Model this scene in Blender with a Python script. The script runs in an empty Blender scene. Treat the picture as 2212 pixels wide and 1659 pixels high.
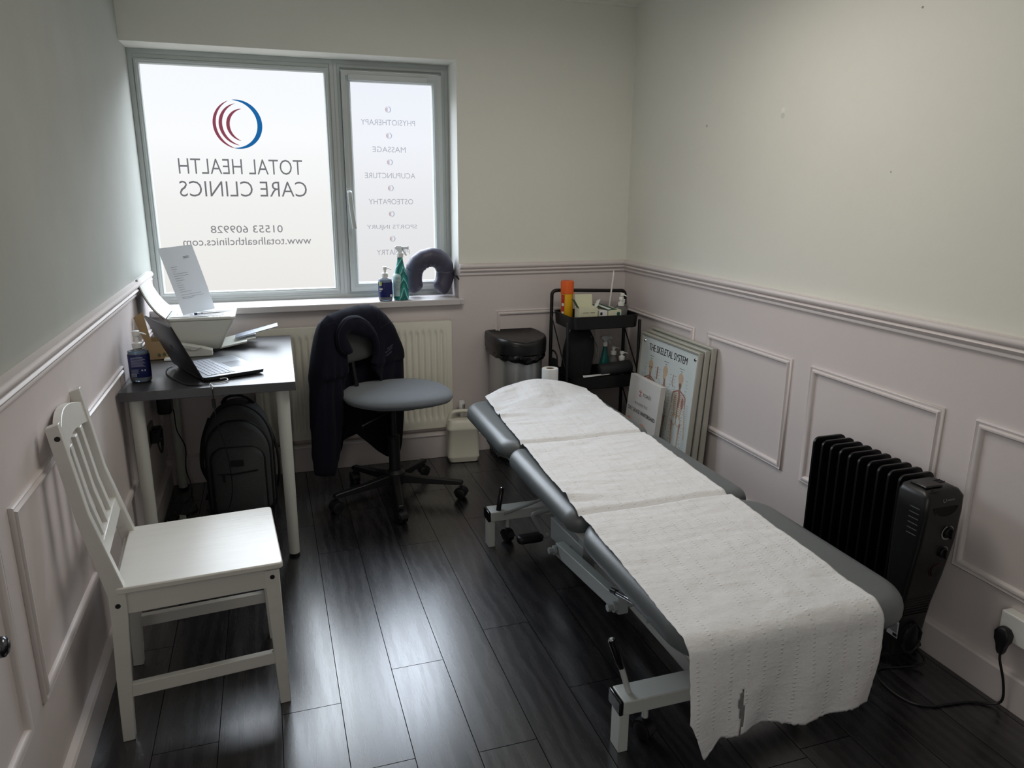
import bpy, bmesh, math, random
from mathutils import Vector, Matrix, Euler, noise
random.seed(7)
sc = bpy.context.scene
COL = sc.collection
PI = math.pi
# ------------------------------------------------------------------ camera
CP = (0.5507, -3.8478, 1.4382)
yaw, pitch, roll, FPX = 0.317537, 0.258145, 0.005893, 1592.06
ca, sa, cb, sb, cc, sr = math.cos(yaw), math.sin(yaw), math.cos(pitch), math.sin(pitch), math.cos(roll), math.sin(roll)
_f = Vector((sa*cb, ca*cb, -sb)); _r0 = Vector((ca, -sa, 0)); _u0 = _r0.cross(_f)
_r = cc*_r0 + sr*_u0; _u = -sr*_r0 + cc*_u0
cam = bpy.data.cameras.new('camera'); cam.sensor_width = 36; cam.lens = FPX/2212*36; cam.clip_start = 0.02
co = bpy.data.objects.new('camera', cam); COL.objects.link(co)
co.matrix_world = Matrix(((_r.x, _u.x, -_f.x, CP[0]), (_r.y, _u.y, -_f.y, CP[1]), (_r.z, _u.z, -_f.z, CP[2]), (0, 0, 0, 1)))
sc.camera = co
# ------------------------------------------------------------------ light
sc.view_settings.view_transform = 'Standard'; sc.view_settings.look = 'None'
sc.view_settings.exposure = 0.0; sc.view_settings.gamma = 1.0; sc.view_settings.use_curve_mapping = False
sc.cycles.use_denoising = True
sc.cycles.max_bounces = 10; sc.cycles.diffuse_bounces = 6; sc.cycles.transparent_max_bounces = 16
sc.cycles.sample_clamp_indirect = 4.0; sc.cycles.caustics_reflective = False; sc.cycles.caustics_refractive = False
SKY_TOP = 17.5                              # overcast sky overhead against about 1 at the horizon
FILL_W = 13.5                               # fill lamp added under the ceiling to lift the walls, out of view
W = bpy.data.worlds.new('world'); sc.world = W; W.use_nodes = True
_t = W.node_tree; _bg = _t.nodes['Background']
_tc = _t.nodes.new('ShaderNodeTexCoord'); _sp = _t.nodes.new('ShaderNodeSeparateXYZ'); _t.links.new(_tc.outputs['Generated'], _sp.inputs[0])
_rc = _t.nodes.new('ShaderNodeValToRGB'); _mr = _t.nodes.new('ShaderNodeMapRange')
_mr.inputs['From Min'].default_value = -.25; _mr.inputs['From Max'].default_value = .25; _t.links.new(_sp.outputs[2], _mr.inputs[0]); _t.links.new(_mr.outputs[0], _rc.inputs[0])
_e = _rc.color_ramp.elements; _e[0].position = .22; _e[0].color = (.80, .76, .70, 1); _e[1].position = 1; _e[1].color = (.86, .93, 1, 1)
_k = _e.new(.45); _k.color = (.88, .86, .82, 1); _k = _e.new(.62); _k.color = (1, 1, 1, 1)
_m2 = _t.nodes.new('ShaderNodeMapRange'); _m2.interpolation_type = 'SMOOTHSTEP'
for _i, _v in (('From Min', .15), ('From Max', .38), ('To Min', 1.0), ('To Max', SKY_TOP)): _m2.inputs[_i].default_value = _v
_t.links.new(_sp.outputs[2], _m2.inputs[0]); _t.links.new(_rc.outputs[0], _bg.inputs[0]); _t.links.new(_m2.outputs[0], _bg.inputs[1])
_pl = bpy.data.lights.new('window_portal', 'AREA'); _pl.shape = 'RECTANGLE'; _pl.size = 1.42; _pl.size_y = 1.10; _pl.cycles.is_portal = True
_po = bpy.data.objects.new('window_portal', _pl); COL.objects.link(_po); _po.location = (.745, .235, 1.46); _po.rotation_euler = (math.radians(-90), 0, 0)
la = bpy.data.lights.new('ceiling_fill_light', 'AREA'); la.shape = 'DISK'; la.size = 0.9  # unseen fill disc, added to brighten the walls
la.energy = FILL_W; la.color = (1.0, 0.94, 0.86)
lo = bpy.data.objects.new('ceiling_fill_light', la); COL.objects.link(lo); lo.location = (1.5, -1.65, 2.28)
lb_ = bpy.data.lights.new('rear_fill_light', 'AREA'); lb_.shape = 'RECTANGLE'; lb_.size = 0.8; lb_.size_y = 1.5; lb_.energy = 12.0; lb_.color = (1, .97, .93)  # added fill from behind the camera; no doorway stands here
lo2 = bpy.data.objects.new('rear_fill_light', lb_); COL.objects.link(lo2); lo2.location = (0.10, -4.30, 1.55)
lo2.rotation_euler = Vector((-1, -.45, -.15)).to_track_quat('Z', 'Y').to_euler()

# ------------------------------------------------------------------ materials
def srgb(c):
    return tuple(((x/255)/12.92 if x/255 <= .04045 else ((x/255+.055)/1.055)**2.4) for x in c)
class NT:
    def __init__(s, m):
        s.t = m.node_tree; s.n = s.t.nodes; s.l = s.t.links
    def node(s, typ, **kw):
        n = s.n.new(typ)
        for k, v in kw.items(): setattr(n, k, v)
        return n
    def math(s, op, a, b=None, c=None):
        n = s.n.new('ShaderNodeMath'); n.operation = op
        for i, v in enumerate((a, b, c)):
            if v is None: continue
            if isinstance(v, (int, float)): n.inputs[i].default_value = v
            else: s.l.new(v, n.inputs[i])
        return n.outputs[0]
    def mix(s, fac, a, b):
        n = s.n.new('ShaderNodeMix'); n.data_type = 'RGBA'
        for i, v in ((0, fac), (6, a), (7, b)):
            if isinstance(v, (int, float)): n.inputs[i].default_value = v
            elif isinstance(v, tuple): n.inputs[i].default_value = (*v[:3], 1)
            else: s.l.new(v, n.inputs[i])
        return n.outputs[2]
    def noise(s, vec, scale, detail=3, rough=.5, dist=0):
        n = s.n.new('ShaderNodeTexNoise'); n.inputs['Scale'].default_value = scale
        n.inputs['Detail'].default_value = detail; n.inputs['Roughness'].default_value = rough
        n.inputs['Distortion'].default_value = dist
        if vec: s.l.new(vec, n.inputs['Vector'])
        return n.outputs[0]
    def scalev(s, vec, sc3):
        n = s.n.new('ShaderNodeVectorMath'); n.operation = 'MULTIPLY'; s.l.new(vec, n.inputs[0]); n.inputs[1].default_value = sc3
        return n.outputs[0]
    def bump(s, h, strength, dist, nrm=None):
        n = s.n.new('ShaderNodeBump'); n.inputs['Strength'].default_value = strength; n.inputs['Distance'].default_value = dist
        s.l.new(h, n.inputs['Height'])
        if nrm: s.l.new(nrm, n.inputs['Normal'])
        return n.outputs[0]
def base(name):
    m = bpy.data.materials.new(name); m.use_nodes = True
    return m, NT(m), m.node_tree.nodes['Principled BSDF']
_mc = {}
def mat(name, col, rough=.5, metal=0, var=.06, vs=30, bump=0, bs=200, spec=.5, coat=0, sheen=0, trans=0, ior=1.45, stretch=None):
    """principled material with a procedural tone variation and bump; col is sRGB 0-255"""
    if name in _mc: return _mc[name]
    m, t, b = base(name); c = srgb(col)
    tc = t.node('ShaderNodeTexCoord').outputs['Object']
    v = t.scalev(tc, stretch) if stretch else tc
    nz = t.noise(v, vs, 4)
    lo_ = tuple(x*(1-var) for x in c); hi = tuple(min(1, x*(1+var)) for x in c)
    t.l.new(t.mix(nz, lo_, hi), b.inputs['Base Color'])
    b.inputs['Roughness'].default_value = rough; b.inputs['Metallic'].default_value = metal
    b.inputs['Specular IOR Level'].default_value = spec; b.inputs['Coat Weight'].default_value = coat
    b.inputs['Sheen Weight'].default_value = sheen; b.inputs['IOR'].default_value = ior
    b.inputs['Transmission Weight'].default_value = trans
    if bump:
        t.l.new(t.bump(t.noise(v, bs, 3), bump, .002), b.inputs['Normal'])
    _mc[name] = m
    return m

WALL_WHITE = srgb((222, 222, 214)); WALL_PINK = srgb((208, 199, 198))
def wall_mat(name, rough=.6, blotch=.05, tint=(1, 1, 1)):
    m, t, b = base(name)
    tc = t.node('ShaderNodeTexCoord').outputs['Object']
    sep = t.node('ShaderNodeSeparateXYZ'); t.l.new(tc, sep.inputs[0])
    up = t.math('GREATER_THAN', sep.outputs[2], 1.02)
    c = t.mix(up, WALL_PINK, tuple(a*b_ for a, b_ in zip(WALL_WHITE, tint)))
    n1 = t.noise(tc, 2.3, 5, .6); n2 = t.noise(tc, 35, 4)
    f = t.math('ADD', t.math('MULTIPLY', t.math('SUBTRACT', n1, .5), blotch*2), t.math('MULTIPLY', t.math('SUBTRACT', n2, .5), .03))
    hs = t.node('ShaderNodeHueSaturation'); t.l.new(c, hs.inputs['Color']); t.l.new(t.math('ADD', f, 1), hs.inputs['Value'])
    col = hs.outputs[0]
    if name == 'wall_paint_right':            # filler, a screw hole and a hairline crack in the plaster
        for (y, z, r, cl) in ((-1.282, 1.742, .010, srgb((232, 232, 228))), (-1.282, 1.716, .0045, srgb((50, 45, 40))), (-1.284, 1.722, .011, srgb((205, 205, 200))),
                              (-.749, 1.723, .006, srgb((165, 160, 150))), (-1.9, 1.98, .004, srgb((150, 145, 138))), (-1.86, 1.5, .003, srgb((160, 155, 148)))):
            dy = t.math('SUBTRACT', sep.outputs[1], y); dz = t.math('SUBTRACT', sep.outputs[2], z)
            d = t.math('SQRT', t.math('ADD', t.math('MULTIPLY', dy, dy), t.math('MULTIPLY', dz, dz)))
            d = t.math('ADD', d, t.math('MULTIPLY', t.math('SUBTRACT', t.noise(tc, 160, 2), .5), .008))
            col = t.mix(t.math('LESS_THAN', d, r), col, cl)
    t.l.new(col, b.inputs['Base Color']); b.inputs['Roughness'].default_value = rough
    nb = t.bump(t.noise(tc, 9, 5, .6), .25, .004)
    t.l.new(t.bump(t.noise(tc, 260, 3), .12, .001, nb), b.inputs['Normal'])
    return m
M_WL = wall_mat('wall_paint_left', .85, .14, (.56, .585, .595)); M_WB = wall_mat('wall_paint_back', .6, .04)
M_WR = wall_mat('wall_paint_right', .6, .035)
M_PINK = mat('trim_paint', (212, 204, 203), .38, var=.04, vs=8, bump=.1, bs=60)
M_CEIL = mat('ceiling_paint', (225, 225, 218), .8, var=.03, vs=4)
M_UPVC = mat('upvc', (182, 188, 187), .3, var=.02, vs=6)
M_SILL = mat('sill_paint', (198, 193, 193), .35, var=.04, vs=8)
M_BLK = mat('black_plastic', (20, 20, 22), .42, var=.15, vs=60, bump=.08, bs=400)
M_BLKG = mat('black_gloss_plastic', (12, 12, 13), .2, var=.1, vs=60)
M_RUB = mat('black_rubber', (24, 24, 26), .6, var=.15)
M_CHROME = mat('chrome', (200, 202, 205), .16, 1, var=.03)
M_STEELW = mat('cream_powder_coat', (190, 194, 192), .38, var=.05, vs=12, bump=.06, bs=120)
M_STEELG = mat('grey_powder_coat', (150, 156, 156), .4, var=.05, vs=12)
M_WHITEP = mat('white_plastic', (225, 226, 222), .38, var=.02)
M_PAPER = mat('white_paper', (226, 228, 230), .75, var=.02, vs=20)

def floor_mat():
    m, t, b = base('dark_laminate')
    tc = t.node('ShaderNodeTexCoord').outputs['Object']
    sep = t.node('ShaderNodeSeparateXYZ'); t.l.new(tc, sep.inputs[0])
    u = t.math('DIVIDE', t.math('SUBTRACT', sep.outputs[0], .002), .1635)
    idx = t.math('FLOOR', u); fu = t.math('FRACT', u)
    cr = t.node('ShaderNodeValToRGB'); cr.color_ramp.interpolation = 'CONSTANT'
    offs = [.30, .80, .10, 1.963, 1.02, 1.853, 2.27, 1.735, 2.10, 1.57, 2.55, 1.3, 2.0, 1.1, .7, .2]
    el = cr.color_ramp.elements
    while len(el) < 16: el.new(1.0)
    for i in range(16):
        el[i].position = i/16.0
    for i in range(16):
        v = (offs[i] % 1.22)/1.22; el[i].color = (v, v, v, 1)
    t.l.new(t.math('DIVIDE', t.math('ADD', idx, .5), 16), cr.inputs[0])
    v0 = t.math('DIVIDE', t.math('ADD', sep.outputs[1], 12.2), 1.22)
    v = t.math('ADD', v0, cr.outputs[0])
    fv = t.math('FRACT', v); iv = t.math('FLOOR', v)
    gx = t.math('MINIMUM', fu, t.math('SUBTRACT', 1, fu)); gy = t.math('MINIMUM', fv, t.math('SUBTRACT', 1, fv))
    groove = t.math('MAXIMUM', t.math('LESS_THAN', gx, .0065), t.math('LESS_THAN', gy, .0009))
    wn = t.node('ShaderNodeTexWhiteNoise', noise_dimensions='2D')
    cb_ = t.node('ShaderNodeCombineXYZ'); t.l.new(idx, cb_.inputs[0]); t.l.new(iv, cb_.inputs[1]); t.l.new(cb_.outputs[0], wn.inputs['Vector'])
    rnd = wn.outputs['Value']
    off = t.node('ShaderNodeCombineXYZ'); t.l.new(t.math('MULTIPLY', rnd, 7), off.inputs[0]); t.l.new(t.math('MULTIPLY', rnd, 31), off.inputs[1])
    ad = t.node('ShaderNodeVectorMath', operation='ADD'); t.l.new(tc, ad.inputs[0]); t.l.new(off.outputs[0], ad.inputs[1])
    g1 = t.noise(t.scalev(ad.outputs[0], (26, 1.5, 1)), 2.6, 7, .72, .5)
    g2 = t.noise(t.scalev(ad.outputs[0], (7, 1.0, 1)), 1.0, 4, .6, 2.2)
    wv = t.node('ShaderNodeTexWave', wave_type='BANDS', bands_direction='X'); wv.inputs['Scale'].default_value = 7; wv.inputs['Distortion'].default_value = 14
    wv.inputs['Detail'].default_value = 3; wv.inputs['Detail Scale'].default_value = .7
    t.l.new(t.scalev(ad.outputs[0], (1, .22, 1)), wv.inputs['Vector'])
    grain = t.math('ADD', t.math('MULTIPLY', g1, .6), t.math('ADD', t.math('MULTIPLY', g2, .2), t.math('MULTIPLY', wv.outputs[1], .2)))
    rp = t.node('ShaderNodeValToRGB'); t.l.new(grain, rp.inputs[0]); e = rp.color_ramp.elements
    e[0].position = .3; e[0].color = (*srgb((16, 16, 19)), 1); e[1].position = .72; e[1].color = (*srgb((40, 38, 40)), 1)
    hs = t.node('ShaderNodeHueSaturation'); t.l.new(rp.outputs[0], hs.inputs['Color']); t.l.new(t.math('ADD', t.math('MULTIPLY', rnd, .45), .78), hs.inputs['Value'])
    t.l.new(t.mix(groove, hs.outputs[0], srgb((9, 9, 10))), b.inputs['Base Color'])
    fine = t.noise(t.scalev(ad.outputs[0], (150, 7, 1)), 2.0, 4, .6)
    t.l.new(t.math('ADD', t.math('ADD', t.math('MULTIPLY', grain, .16), t.math('MULTIPLY', fine, .12)), t.math('ADD', .13, t.math('MULTIPLY', groove, .6))), b.inputs['Roughness'])
    ng = t.math('SUBTRACT', 1, groove)
    t.l.new(t.math('MULTIPLY', ng, .75), b.inputs['Specular IOR Level']); t.l.new(t.math('MULTIPLY', ng, .5), b.inputs['Coat Weight'])
    h = t.math('SUBTRACT', t.math('ADD', t.math('MULTIPLY', g1, .25), t.math('MULTIPLY', fine, .3)), t.math('MULTIPLY', groove, 1.0))
    t.l.new(t.bump(h, .16, .0010), b.inputs['Normal'])
    b.inputs['Coat Roughness'].default_value = .24; b.inputs['Coat IOR'].default_value = 1.6
    return m
M_FLOOR = floor_mat()

def pane_mat(name, col, glow):
    """frosted film on clear glass: part of the daylight passes straight, part is scattered and glows"""
    m = bpy.data.materials.new(name); m.use_nodes = True; t = NT(m); t.n.clear()
    o = t.node('ShaderNodeOutputMaterial'); e = t.node('ShaderNodeEmission'); tr_ = t.node('ShaderNodeBsdfTransparent'); mx = t.node('ShaderNodeMixShader')
    tc = t.node('ShaderNodeTexCoord').outputs['Object']
    t.l.new(t.mix(t.noise(tc, 3, 3), tuple(x*.985 for x in col), col), e.inputs[0]); e.inputs[1].default_value = glow
    tr_.inputs[0].default_value = (*col, 1); mx.inputs[0].default_value = .3
    t.l.new(tr_.outputs[0], mx.inputs[1]); t.l.new(e.outputs[0], mx.inputs[2]); t.l.new(mx.outputs[0], o.inputs[0]); return m
def film_mat(name, col):
    """printed film on the glass: lets a tinted part of the daylight through"""
    m = bpy.data.materials.new(name); m.use_nodes = True; t = NT(m); t.n.clear()
    o = t.node('ShaderNodeOutputMaterial'); e = t.node('ShaderNodeBsdfTransparent'); e.inputs[0].default_value = (*col, 1)
    t.l.new(e.outputs[0], o.inputs[0]); return m

# ------------------------------------------------------------------ geometry helpers
class MB:
    def __init__(s): s.v = []; s.f = []; s.mi = []; s.cur = 0
    def add(s, vs, fs):
        b = len(s.v); s.v += [tuple(v) for v in vs]; s.f += [tuple(b+i for i in f) for f in fs]; s.mi += [s.cur]*len(fs); return s
    def box(s, x0, x1, y0, y1, z0, z1, M=None):
        vs = [Vector((x, y, z)) for z in (z0, z1) for y in (y0, y1) for x in (x0, x1)]
        if M: vs = [M @ v for v in vs]
        return s.add(vs, [(0, 2, 3, 1), (4, 5, 7, 6), (0, 1, 5, 4), (2, 6, 7, 3), (0, 4, 6, 2), (1, 3, 7, 5)])
    def bar(s, a, b, w, h, up=(0, 0, 1)):
        """box beam from a to b, w across and h along up"""
        a = Vector(a); b = Vector(b); d = (b-a).normalized(); up = Vector(up); sx = d.cross(up).normalized(); u = sx.cross(d)
        vs = [p + sx*i*w/2 + u*j*h/2 for p in (a, b) for j in (-1, 1) for i in (-1, 1)]
        return s.add(vs, [(0, 1, 3, 2), (4, 6, 7, 5), (0, 4, 5, 1), (2, 3, 7, 6), (0, 2, 6, 4), (1, 5, 7, 3)])
    def loft(s, rings, cap=True, closed=True, loop=False):
        n = len(rings[0]); vs = [v for r in rings for v in r]; fs = []
        for i in range(len(rings)-(0 if loop else 1)):
            i2 = (i+1) % len(rings)
            for j in range(n if closed else n-1):
                k = (j+1) % n
                fs.append((i*n+j, i*n+k, i2*n+k, i2*n+j))
        if cap and not loop:
            fs.append(tuple(reversed(range(n)))); fs.append(tuple(range((len(rings)-1)*n, len(rings)*n)))
        return s.add(vs, fs)
    def tube(s, pts, r, n=12, cap=True, flat=1.0, loop=False):
        pts = [Vector(p) for p in pts]; N = len(pts); rr = r if isinstance(r, (list, tuple)) else [r]*N
        rings = []; pu = None
        for i, p in enumerate(pts):
            if loop: d = pts[(i+1) % N]-pts[i-1]
            else: d = pts[min(i+1, N-1)]-pts[max(i-1, 0)]
            d.normalize()
            if pu is None:
                pu = Vector((0, 0, 1)) if abs(d.z) < .9 else Vector((1, 0, 0))
            sx = d.cross(pu).normalized(); u = sx.cross(d).normalized(); pu = u
            rings.append([p + sx*math.cos(2*PI*k/n)*rr[i] + u*math.sin(2*PI*k/n)*rr[i]*flat for k in range(n)])
        return s.loft(rings, cap, loop=loop)
    def cyl(s, a, b, r, n=24, r2=None):
        return s.tube([a, b], [r, r if r2 is None else r2], n)
    def lathe(s, c, prof, n=28, sx=1, sy=1, rot=0):
        c = Vector(c); rings = []
        for (r, z) in prof:
            rings.append([c+Vector((r*sx*math.cos(2*PI*k/n+rot), r*sy*math.sin(2*PI*k/n+rot), z)) for k in range(n)])
        return s.loft(rings)
    def prism(s, poly, y0, y1, M=None):
        """polygon in XZ extruded along y"""
        n = len(poly); vs = [Vector((x, y, z)) for y in (y0, y1) for (x, z) in poly]
        if M: vs = [M @ v for v in vs]
        fs = [tuple(range(n)), tuple(reversed(range(n, 2*n)))]+[(i, i+n, (i+1) % n+n, (i+1) % n) for i in range(n)]
        return s.add(vs, fs)
    def grid(s, fn, nu, nv, M=None):
        vs = [Vector(fn(i/nu, j/nv)) for j in range(nv+1) for i in range(nu+1)]
        fs = [(j*(nu+1)+i, j*(nu+1)+i+1, (j+1)*(nu+1)+i+1, (j+1)*(nu+1)+i) for j in range(nv) for i in range(nu)]
        return s.add(vs, fs)
    def build(s, name, mats, parent=None, world=False, smooth=False, bevel=0, bseg=2, sub=0, solid=0, angle=35, label=None):
        me = bpy.data.meshes.new(name)
        vs = s.v
        if world and parent is not None:
            iv = wm(parent).inverted(); vs = [tuple(iv @ Vector(v)) for v in vs]
        me.from_pydata(vs, [], s.f)
        if not isinstance(mats, (list, tuple)): mats = [mats]
        for m in mats: me.materials.append(m)
        for p, i in zip(me.polygons, s.mi): p.material_index = i
        bm = bmesh.new(); bm.from_mesh(me); bmesh.ops.recalc_face_normals(bm, faces=bm.faces); bm.to_mesh(me); bm.free()
        o = bpy.data.objects.new(name, me); COL.objects.link(o)
        if parent is not None: o.parent = parent
        if solid:
            k = o.modifiers.new('solid', 'SOLIDIFY'); k.thickness = solid; k.offset = 0
        if bevel:
            k = o.modifiers.new('bevel', 'BEVEL'); k.width = bevel; k.segments = bseg; k.limit_method = 'ANGLE'; k.angle_limit = math.radians(40); k.harden_normals = False
        if sub:
            k = o.modifiers.new('sub', 'SUBSURF'); k.levels = sub; k.render_levels = sub
        if smooth or bevel or sub:
            for p in me.polygons: p.use_smooth = True
            if not sub:
                bm = bmesh.new(); bm.from_mesh(me)
                for e in bm.edges:
                    if len(e.link_faces) == 2 and e.calc_face_angle(0) > math.radians(angle): e.smooth = False
                bm.to_mesh(me); bm.free()
        if label: o['label'] = label
        return o
def wm(o):
    m = Matrix.LocRotScale(o.location, o.rotation_euler, o.scale)
    return wm(o.parent) @ m if o.parent else m
def tag(o, label, cat, group=None):
    o['label'] = label; o['category'] = cat
    if group: o['group'] = group
    return o
def thing(name, label, cat, loc=(0, 0, 0), rotz=0, group=None, rot=None):
    o = bpy.data.objects.new(name, None); COL.objects.link(o); o.empty_display_size = .05
    o.location = loc; o.rotation_euler = rot if rot else (0, 0, rotz)
    return tag(o, label, cat, group)
def struct(o): o['kind'] = 'structure'; return o
def rrect(hx, hy, r, n=6, cx=0, cy=0):
    r = max(min(r, hx-1e-4, hy-1e-4), 1e-4); out = []
    for (qx, qy, a0) in ((1, 1, 0), (-1, 1, PI/2), (-1, -1, PI), (1, -1, 3*PI/2)):
        for i in range(n+1):
            a = a0+PI/2*i/n; out.append((cx+qx*(hx-r)+r*math.cos(a), cy+qy*(hy-r)+r*math.sin(a)))
    return out
def slab_rings(hx, hy, r, z0, z1, e0, e1, n=6, k=5, cx=0, cy=0):
    """rounded slab: corner radius r in plan, edge rounding e0 below and e1 above"""
    R = []
    for i in range(k+1):
        a = PI/2*i/k; d = e0*(1-math.sin(a)); R.append((d, z0+e0*(1-math.cos(a))))
    for i in range(k+1):
        a = PI/2*i/k; d = e1*(1-math.cos(a)); R.append((d, z1-e1*(1-math.sin(a))))
    return [[Vector((x, y, z)) for (x, y) in rrect(hx-d, hy-d, r-d if r > d else .002, n, cx, cy)] for d, z in R]
def crom(pts, k=8):
    P = [Vector(p) for p in pts]; P = [P[0]*2-P[1]]+P+[P[-1]*2-P[-2]]; out = []
    for i in range(1, len(P)-2):
        for j in range(k):
            t = j/k; a, b, c, d = P[i-1:i+3]
            out.append(.5*((2*b)+(c-a)*t+(2*a-5*b+4*c-d)*t*t+(3*b-a-3*c+d)*t**3))
    out.append(P[-2]); return out
def text_mesh(s, w, h, offset=0.0, bold=False):
    """returns verts/faces of the string fitted to width w and height h, origin at lower left, in XY"""
    cu = bpy.data.curves.new('t', 'FONT'); cu.body = s; cu.offset = offset; cu.resolution_u = 3
    o = bpy.data.objects.new('t', cu); COL.objects.link(o)
    dg = bpy.context.evaluated_depsgraph_get(); me = bpy.data.meshes.new_from_object(o.evaluated_get(dg))
    vs = [v.co.copy() for v in me.vertices]; fs = [tuple(p.vertices) for p in me.polygons]
    bpy.data.objects.remove(o); bpy.data.curves.remove(cu); bpy.data.meshes.remove(me)
    x0 = min(v.x for v in vs); x1 = max(v.x for v in vs); y0 = min(v.y for v in vs); y1 = max(v.y for v in vs)
    sx = w/(x1-x0); sy = h/(y1-y0) if h else sx
    return [Vector(((v.x-x0)*sx, (v.y-y0)*sy, 0)) for v in vs], fs
def put_text(mb, s, M, w, h, offset=0.0):
    vs, fs = text_mesh(s, w, h, offset); mb.add([M @ v for v in vs], fs)
def plane_M(o, ux, uy):
    o, ux, uy = Vector(o), Vector(ux).normalized(), Vector(uy).normalized(); uz = ux.cross(uy)
    return Matrix(((ux.x, uy.x, uz.x, o.x), (ux.y, uy.y, uz.y, o.y), (ux.z, uy.z, uz.z, o.z), (0, 0, 0, 1)))
def castor(parent, c, r=.025, w=.045, rz=0, name='castor', m=None, hood=True):
    """twin wheel castor with hood; c on the floor, parent local"""
    m = m or M_BLK; a = Vector((math.cos(rz), math.sin(rz), 0)); mb = MB(); c = Vector(c)
    for sgn in (-1, 1):
        p = c+Vector((0, 0, r)); mb.tube([p+a*sgn*.005, p+a*sgn*.008, p+a*sgn*(w/2-.003), p+a*sgn*w/2], [r*.9, r, r, r*.8], 20)
    o = mb.build(name, m, parent, smooth=True)
    if hood:
        hb = MB(); b = Vector((-a.y, a.x, 0))
        rings = []
        for i in range(9):
            t = PI*i/8*.95; d = b*math.cos(t)+Vector((0, 0, 1))*math.sin(t)
            q = c+Vector((0, 0, r)); rings.append([q+d*(r+.001)-a*w*.42, q+d*(r+.006)-a*w*.42, q+d*(r+.006)+a*w*.42, q+d*(r+.001)+a*w*.42])
        hb.loft(rings)
        hb.cyl(c+Vector((0, 0, r)), c+Vector((0, 0, 2*r+.012)), .008, 12)
        hb.build('castor_hood', m, o, smooth=True)
    return o
# ================================================================== ROOM
RW = 2.4975; FY = -4.75; CZ = 2.378; FR = .20; WT = .872; WH = 2.058; WX = 1.5125
struct(MB().box(-.12, RW+.12, FY-.12, .3, -.08, 0).build('floor', M_FLOOR))
struct(MB().box(-.12, RW+.12, FY-.12, .3, CZ, CZ+.08).build('ceiling', M_CEIL))
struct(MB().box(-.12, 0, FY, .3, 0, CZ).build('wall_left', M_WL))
struct(MB().box(RW, RW+.12, FY, .3, 0, CZ).build('wall_right', M_WR))
struct(MB().box(0, WX, 0, .3, 0, WT-.03).box(0, WX, 0, .3, WH, CZ).box(WX, RW, 0, .3, 0, CZ).build('wall_back', M_WB))
struct(MB().box(0, RW, FY-.12, FY, 0, CZ).build('wall_front', M_WB))
# door behind the camera
dr = struct(MB().box(1.2, 2.0, FY, FY+.04, 0, 2.0).build('door_1', M_UPVC, bevel=.003))
MB().cyl((1.27, FY+.04, 1.0), (1.27, FY+.09, 1.0), .01).bar((1.27, FY+.09, 1.0), (1.39, FY+.09, 1.0), .018, .018).build('door_handle', M_CHROME, dr)
# coving strip where the back wall meets the ceiling
struct(MB().prism([(0, CZ), (RW, CZ), (RW, CZ-.012), (0, CZ-.012)], -.02, 0).build('trim_1', M_CEIL))
# baseboards
def base_profile(): return [(0, 0), (.022, 0), (.022, .100), (.017, .1065), (0, .110)]
def extr(prof, a, b, nrm):
    """profile (d,z) extruded from a to b, d measured along nrm"""
    a = Vector((*a, 0)); b = Vector((*b, 0)); n = Vector((*nrm, 0)); mb = MB()
    mb.loft([[p+n*d+Vector((0, 0, z)) for d, z in prof] for p in (a, b)]); return mb
struct(extr(base_profile(), (0, FY), (0, -.075), (1, 0)).build('baseboard_left', M_PINK))
struct(extr(base_profile(), (RW, FY), (RW, 0), (-1, 0)).build('baseboard_right', M_PINK))
struct(extr(base_profile(), (1.43, 0), (RW, 0), (0, -1)).build('baseboard_back', M_PINK))
struct(MB().box(0, 1.43, -.072, 0, 0, .128).box(0, 1.432, -.078, 0, .128, .136).build('trim_2', M_PINK, bevel=.002))
# dado rails
RZ = 1.0528
def rail_profile():
    z = RZ
    return [(0, z-.060), (.010, z-.060), (.012, z-.054), (.009, z-.049), (.016, z-.044), (.023, z-.036), (.019, z-.030), (.014, z-.027), (.022, z-.024), (.028, z-.016), (.027, z-.008), (.024, z-.004), (.024, z), (0, z+.001)]
struct(extr(rail_profile(), (0, FY), (0, .02), (1, 0)).build('trim_3', M_PINK, smooth=True, angle=50))
struct(extr(rail_profile(), (RW, FY), (RW, 0), (-1, 0)).build('trim_4', M_PINK, smooth=True, angle=50))
struct(extr(rail_profile(), (WX+.002, 0), (RW, 0), (0, -1)).build('trim_5', M_PINK, smooth=True, angle=50))
# panel mouldings (picture-frame beading): one trim each
def panel(k, a, b, z0, z1, org, ux, nrm):
    """a..b along ux, mitred frame standing off nrm"""
    prof = [(0, 0), (0, .006), (.004, .010), (.009, .007), (.012, .006), (.016, .013), (.021, .013), (.026, .007), (.028, 0)]
    org, ux, nrm = Vector(org), Vector(ux), Vector(nrm); mb = MB(); rings = []
    for (u, z, su, sz) in ((a, z0, 1, 1), (b, z0, -1, 1), (b, z1, -1, -1), (a, z1, 1, -1)):
        rings.append([org+ux*(u+su*d)+Vector((0, 0, z+sz*d))+nrm*h for d, h in prof])
    mb.loft(rings, loop=True)
    struct(mb.build('trim_%d' % k, M_PINK, smooth=True, angle=60))
k = 6
for (y0, y1) in ((-.77, -.06), (-1.49, -.885), (-2.2, -1.6), (-2.93, -2.31), (-3.65, -3.04), (-4.4, -3.76)):
    panel(k, y0, y1, .325, .795, (RW, 0, 0), (0, 1, 0), (-1, 0, 0)); k += 1
for (y0, y1) in ((-.60, -.08), (-1.50, -.86), (-2.19, -1.60), (-2.90, -2.285), (-3.65, -3.0), (-4.4, -3.75)):
    panel(k, y0, y1, .325, .795, (0, 0, 0), (0, 1, 0), (1, 0, 0)); k += 1
panel(k, 1.716, 2.35, .325, .795, (0, 0, 0), (1, 0, 0), (0, -1, 0)); k += 1
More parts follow.
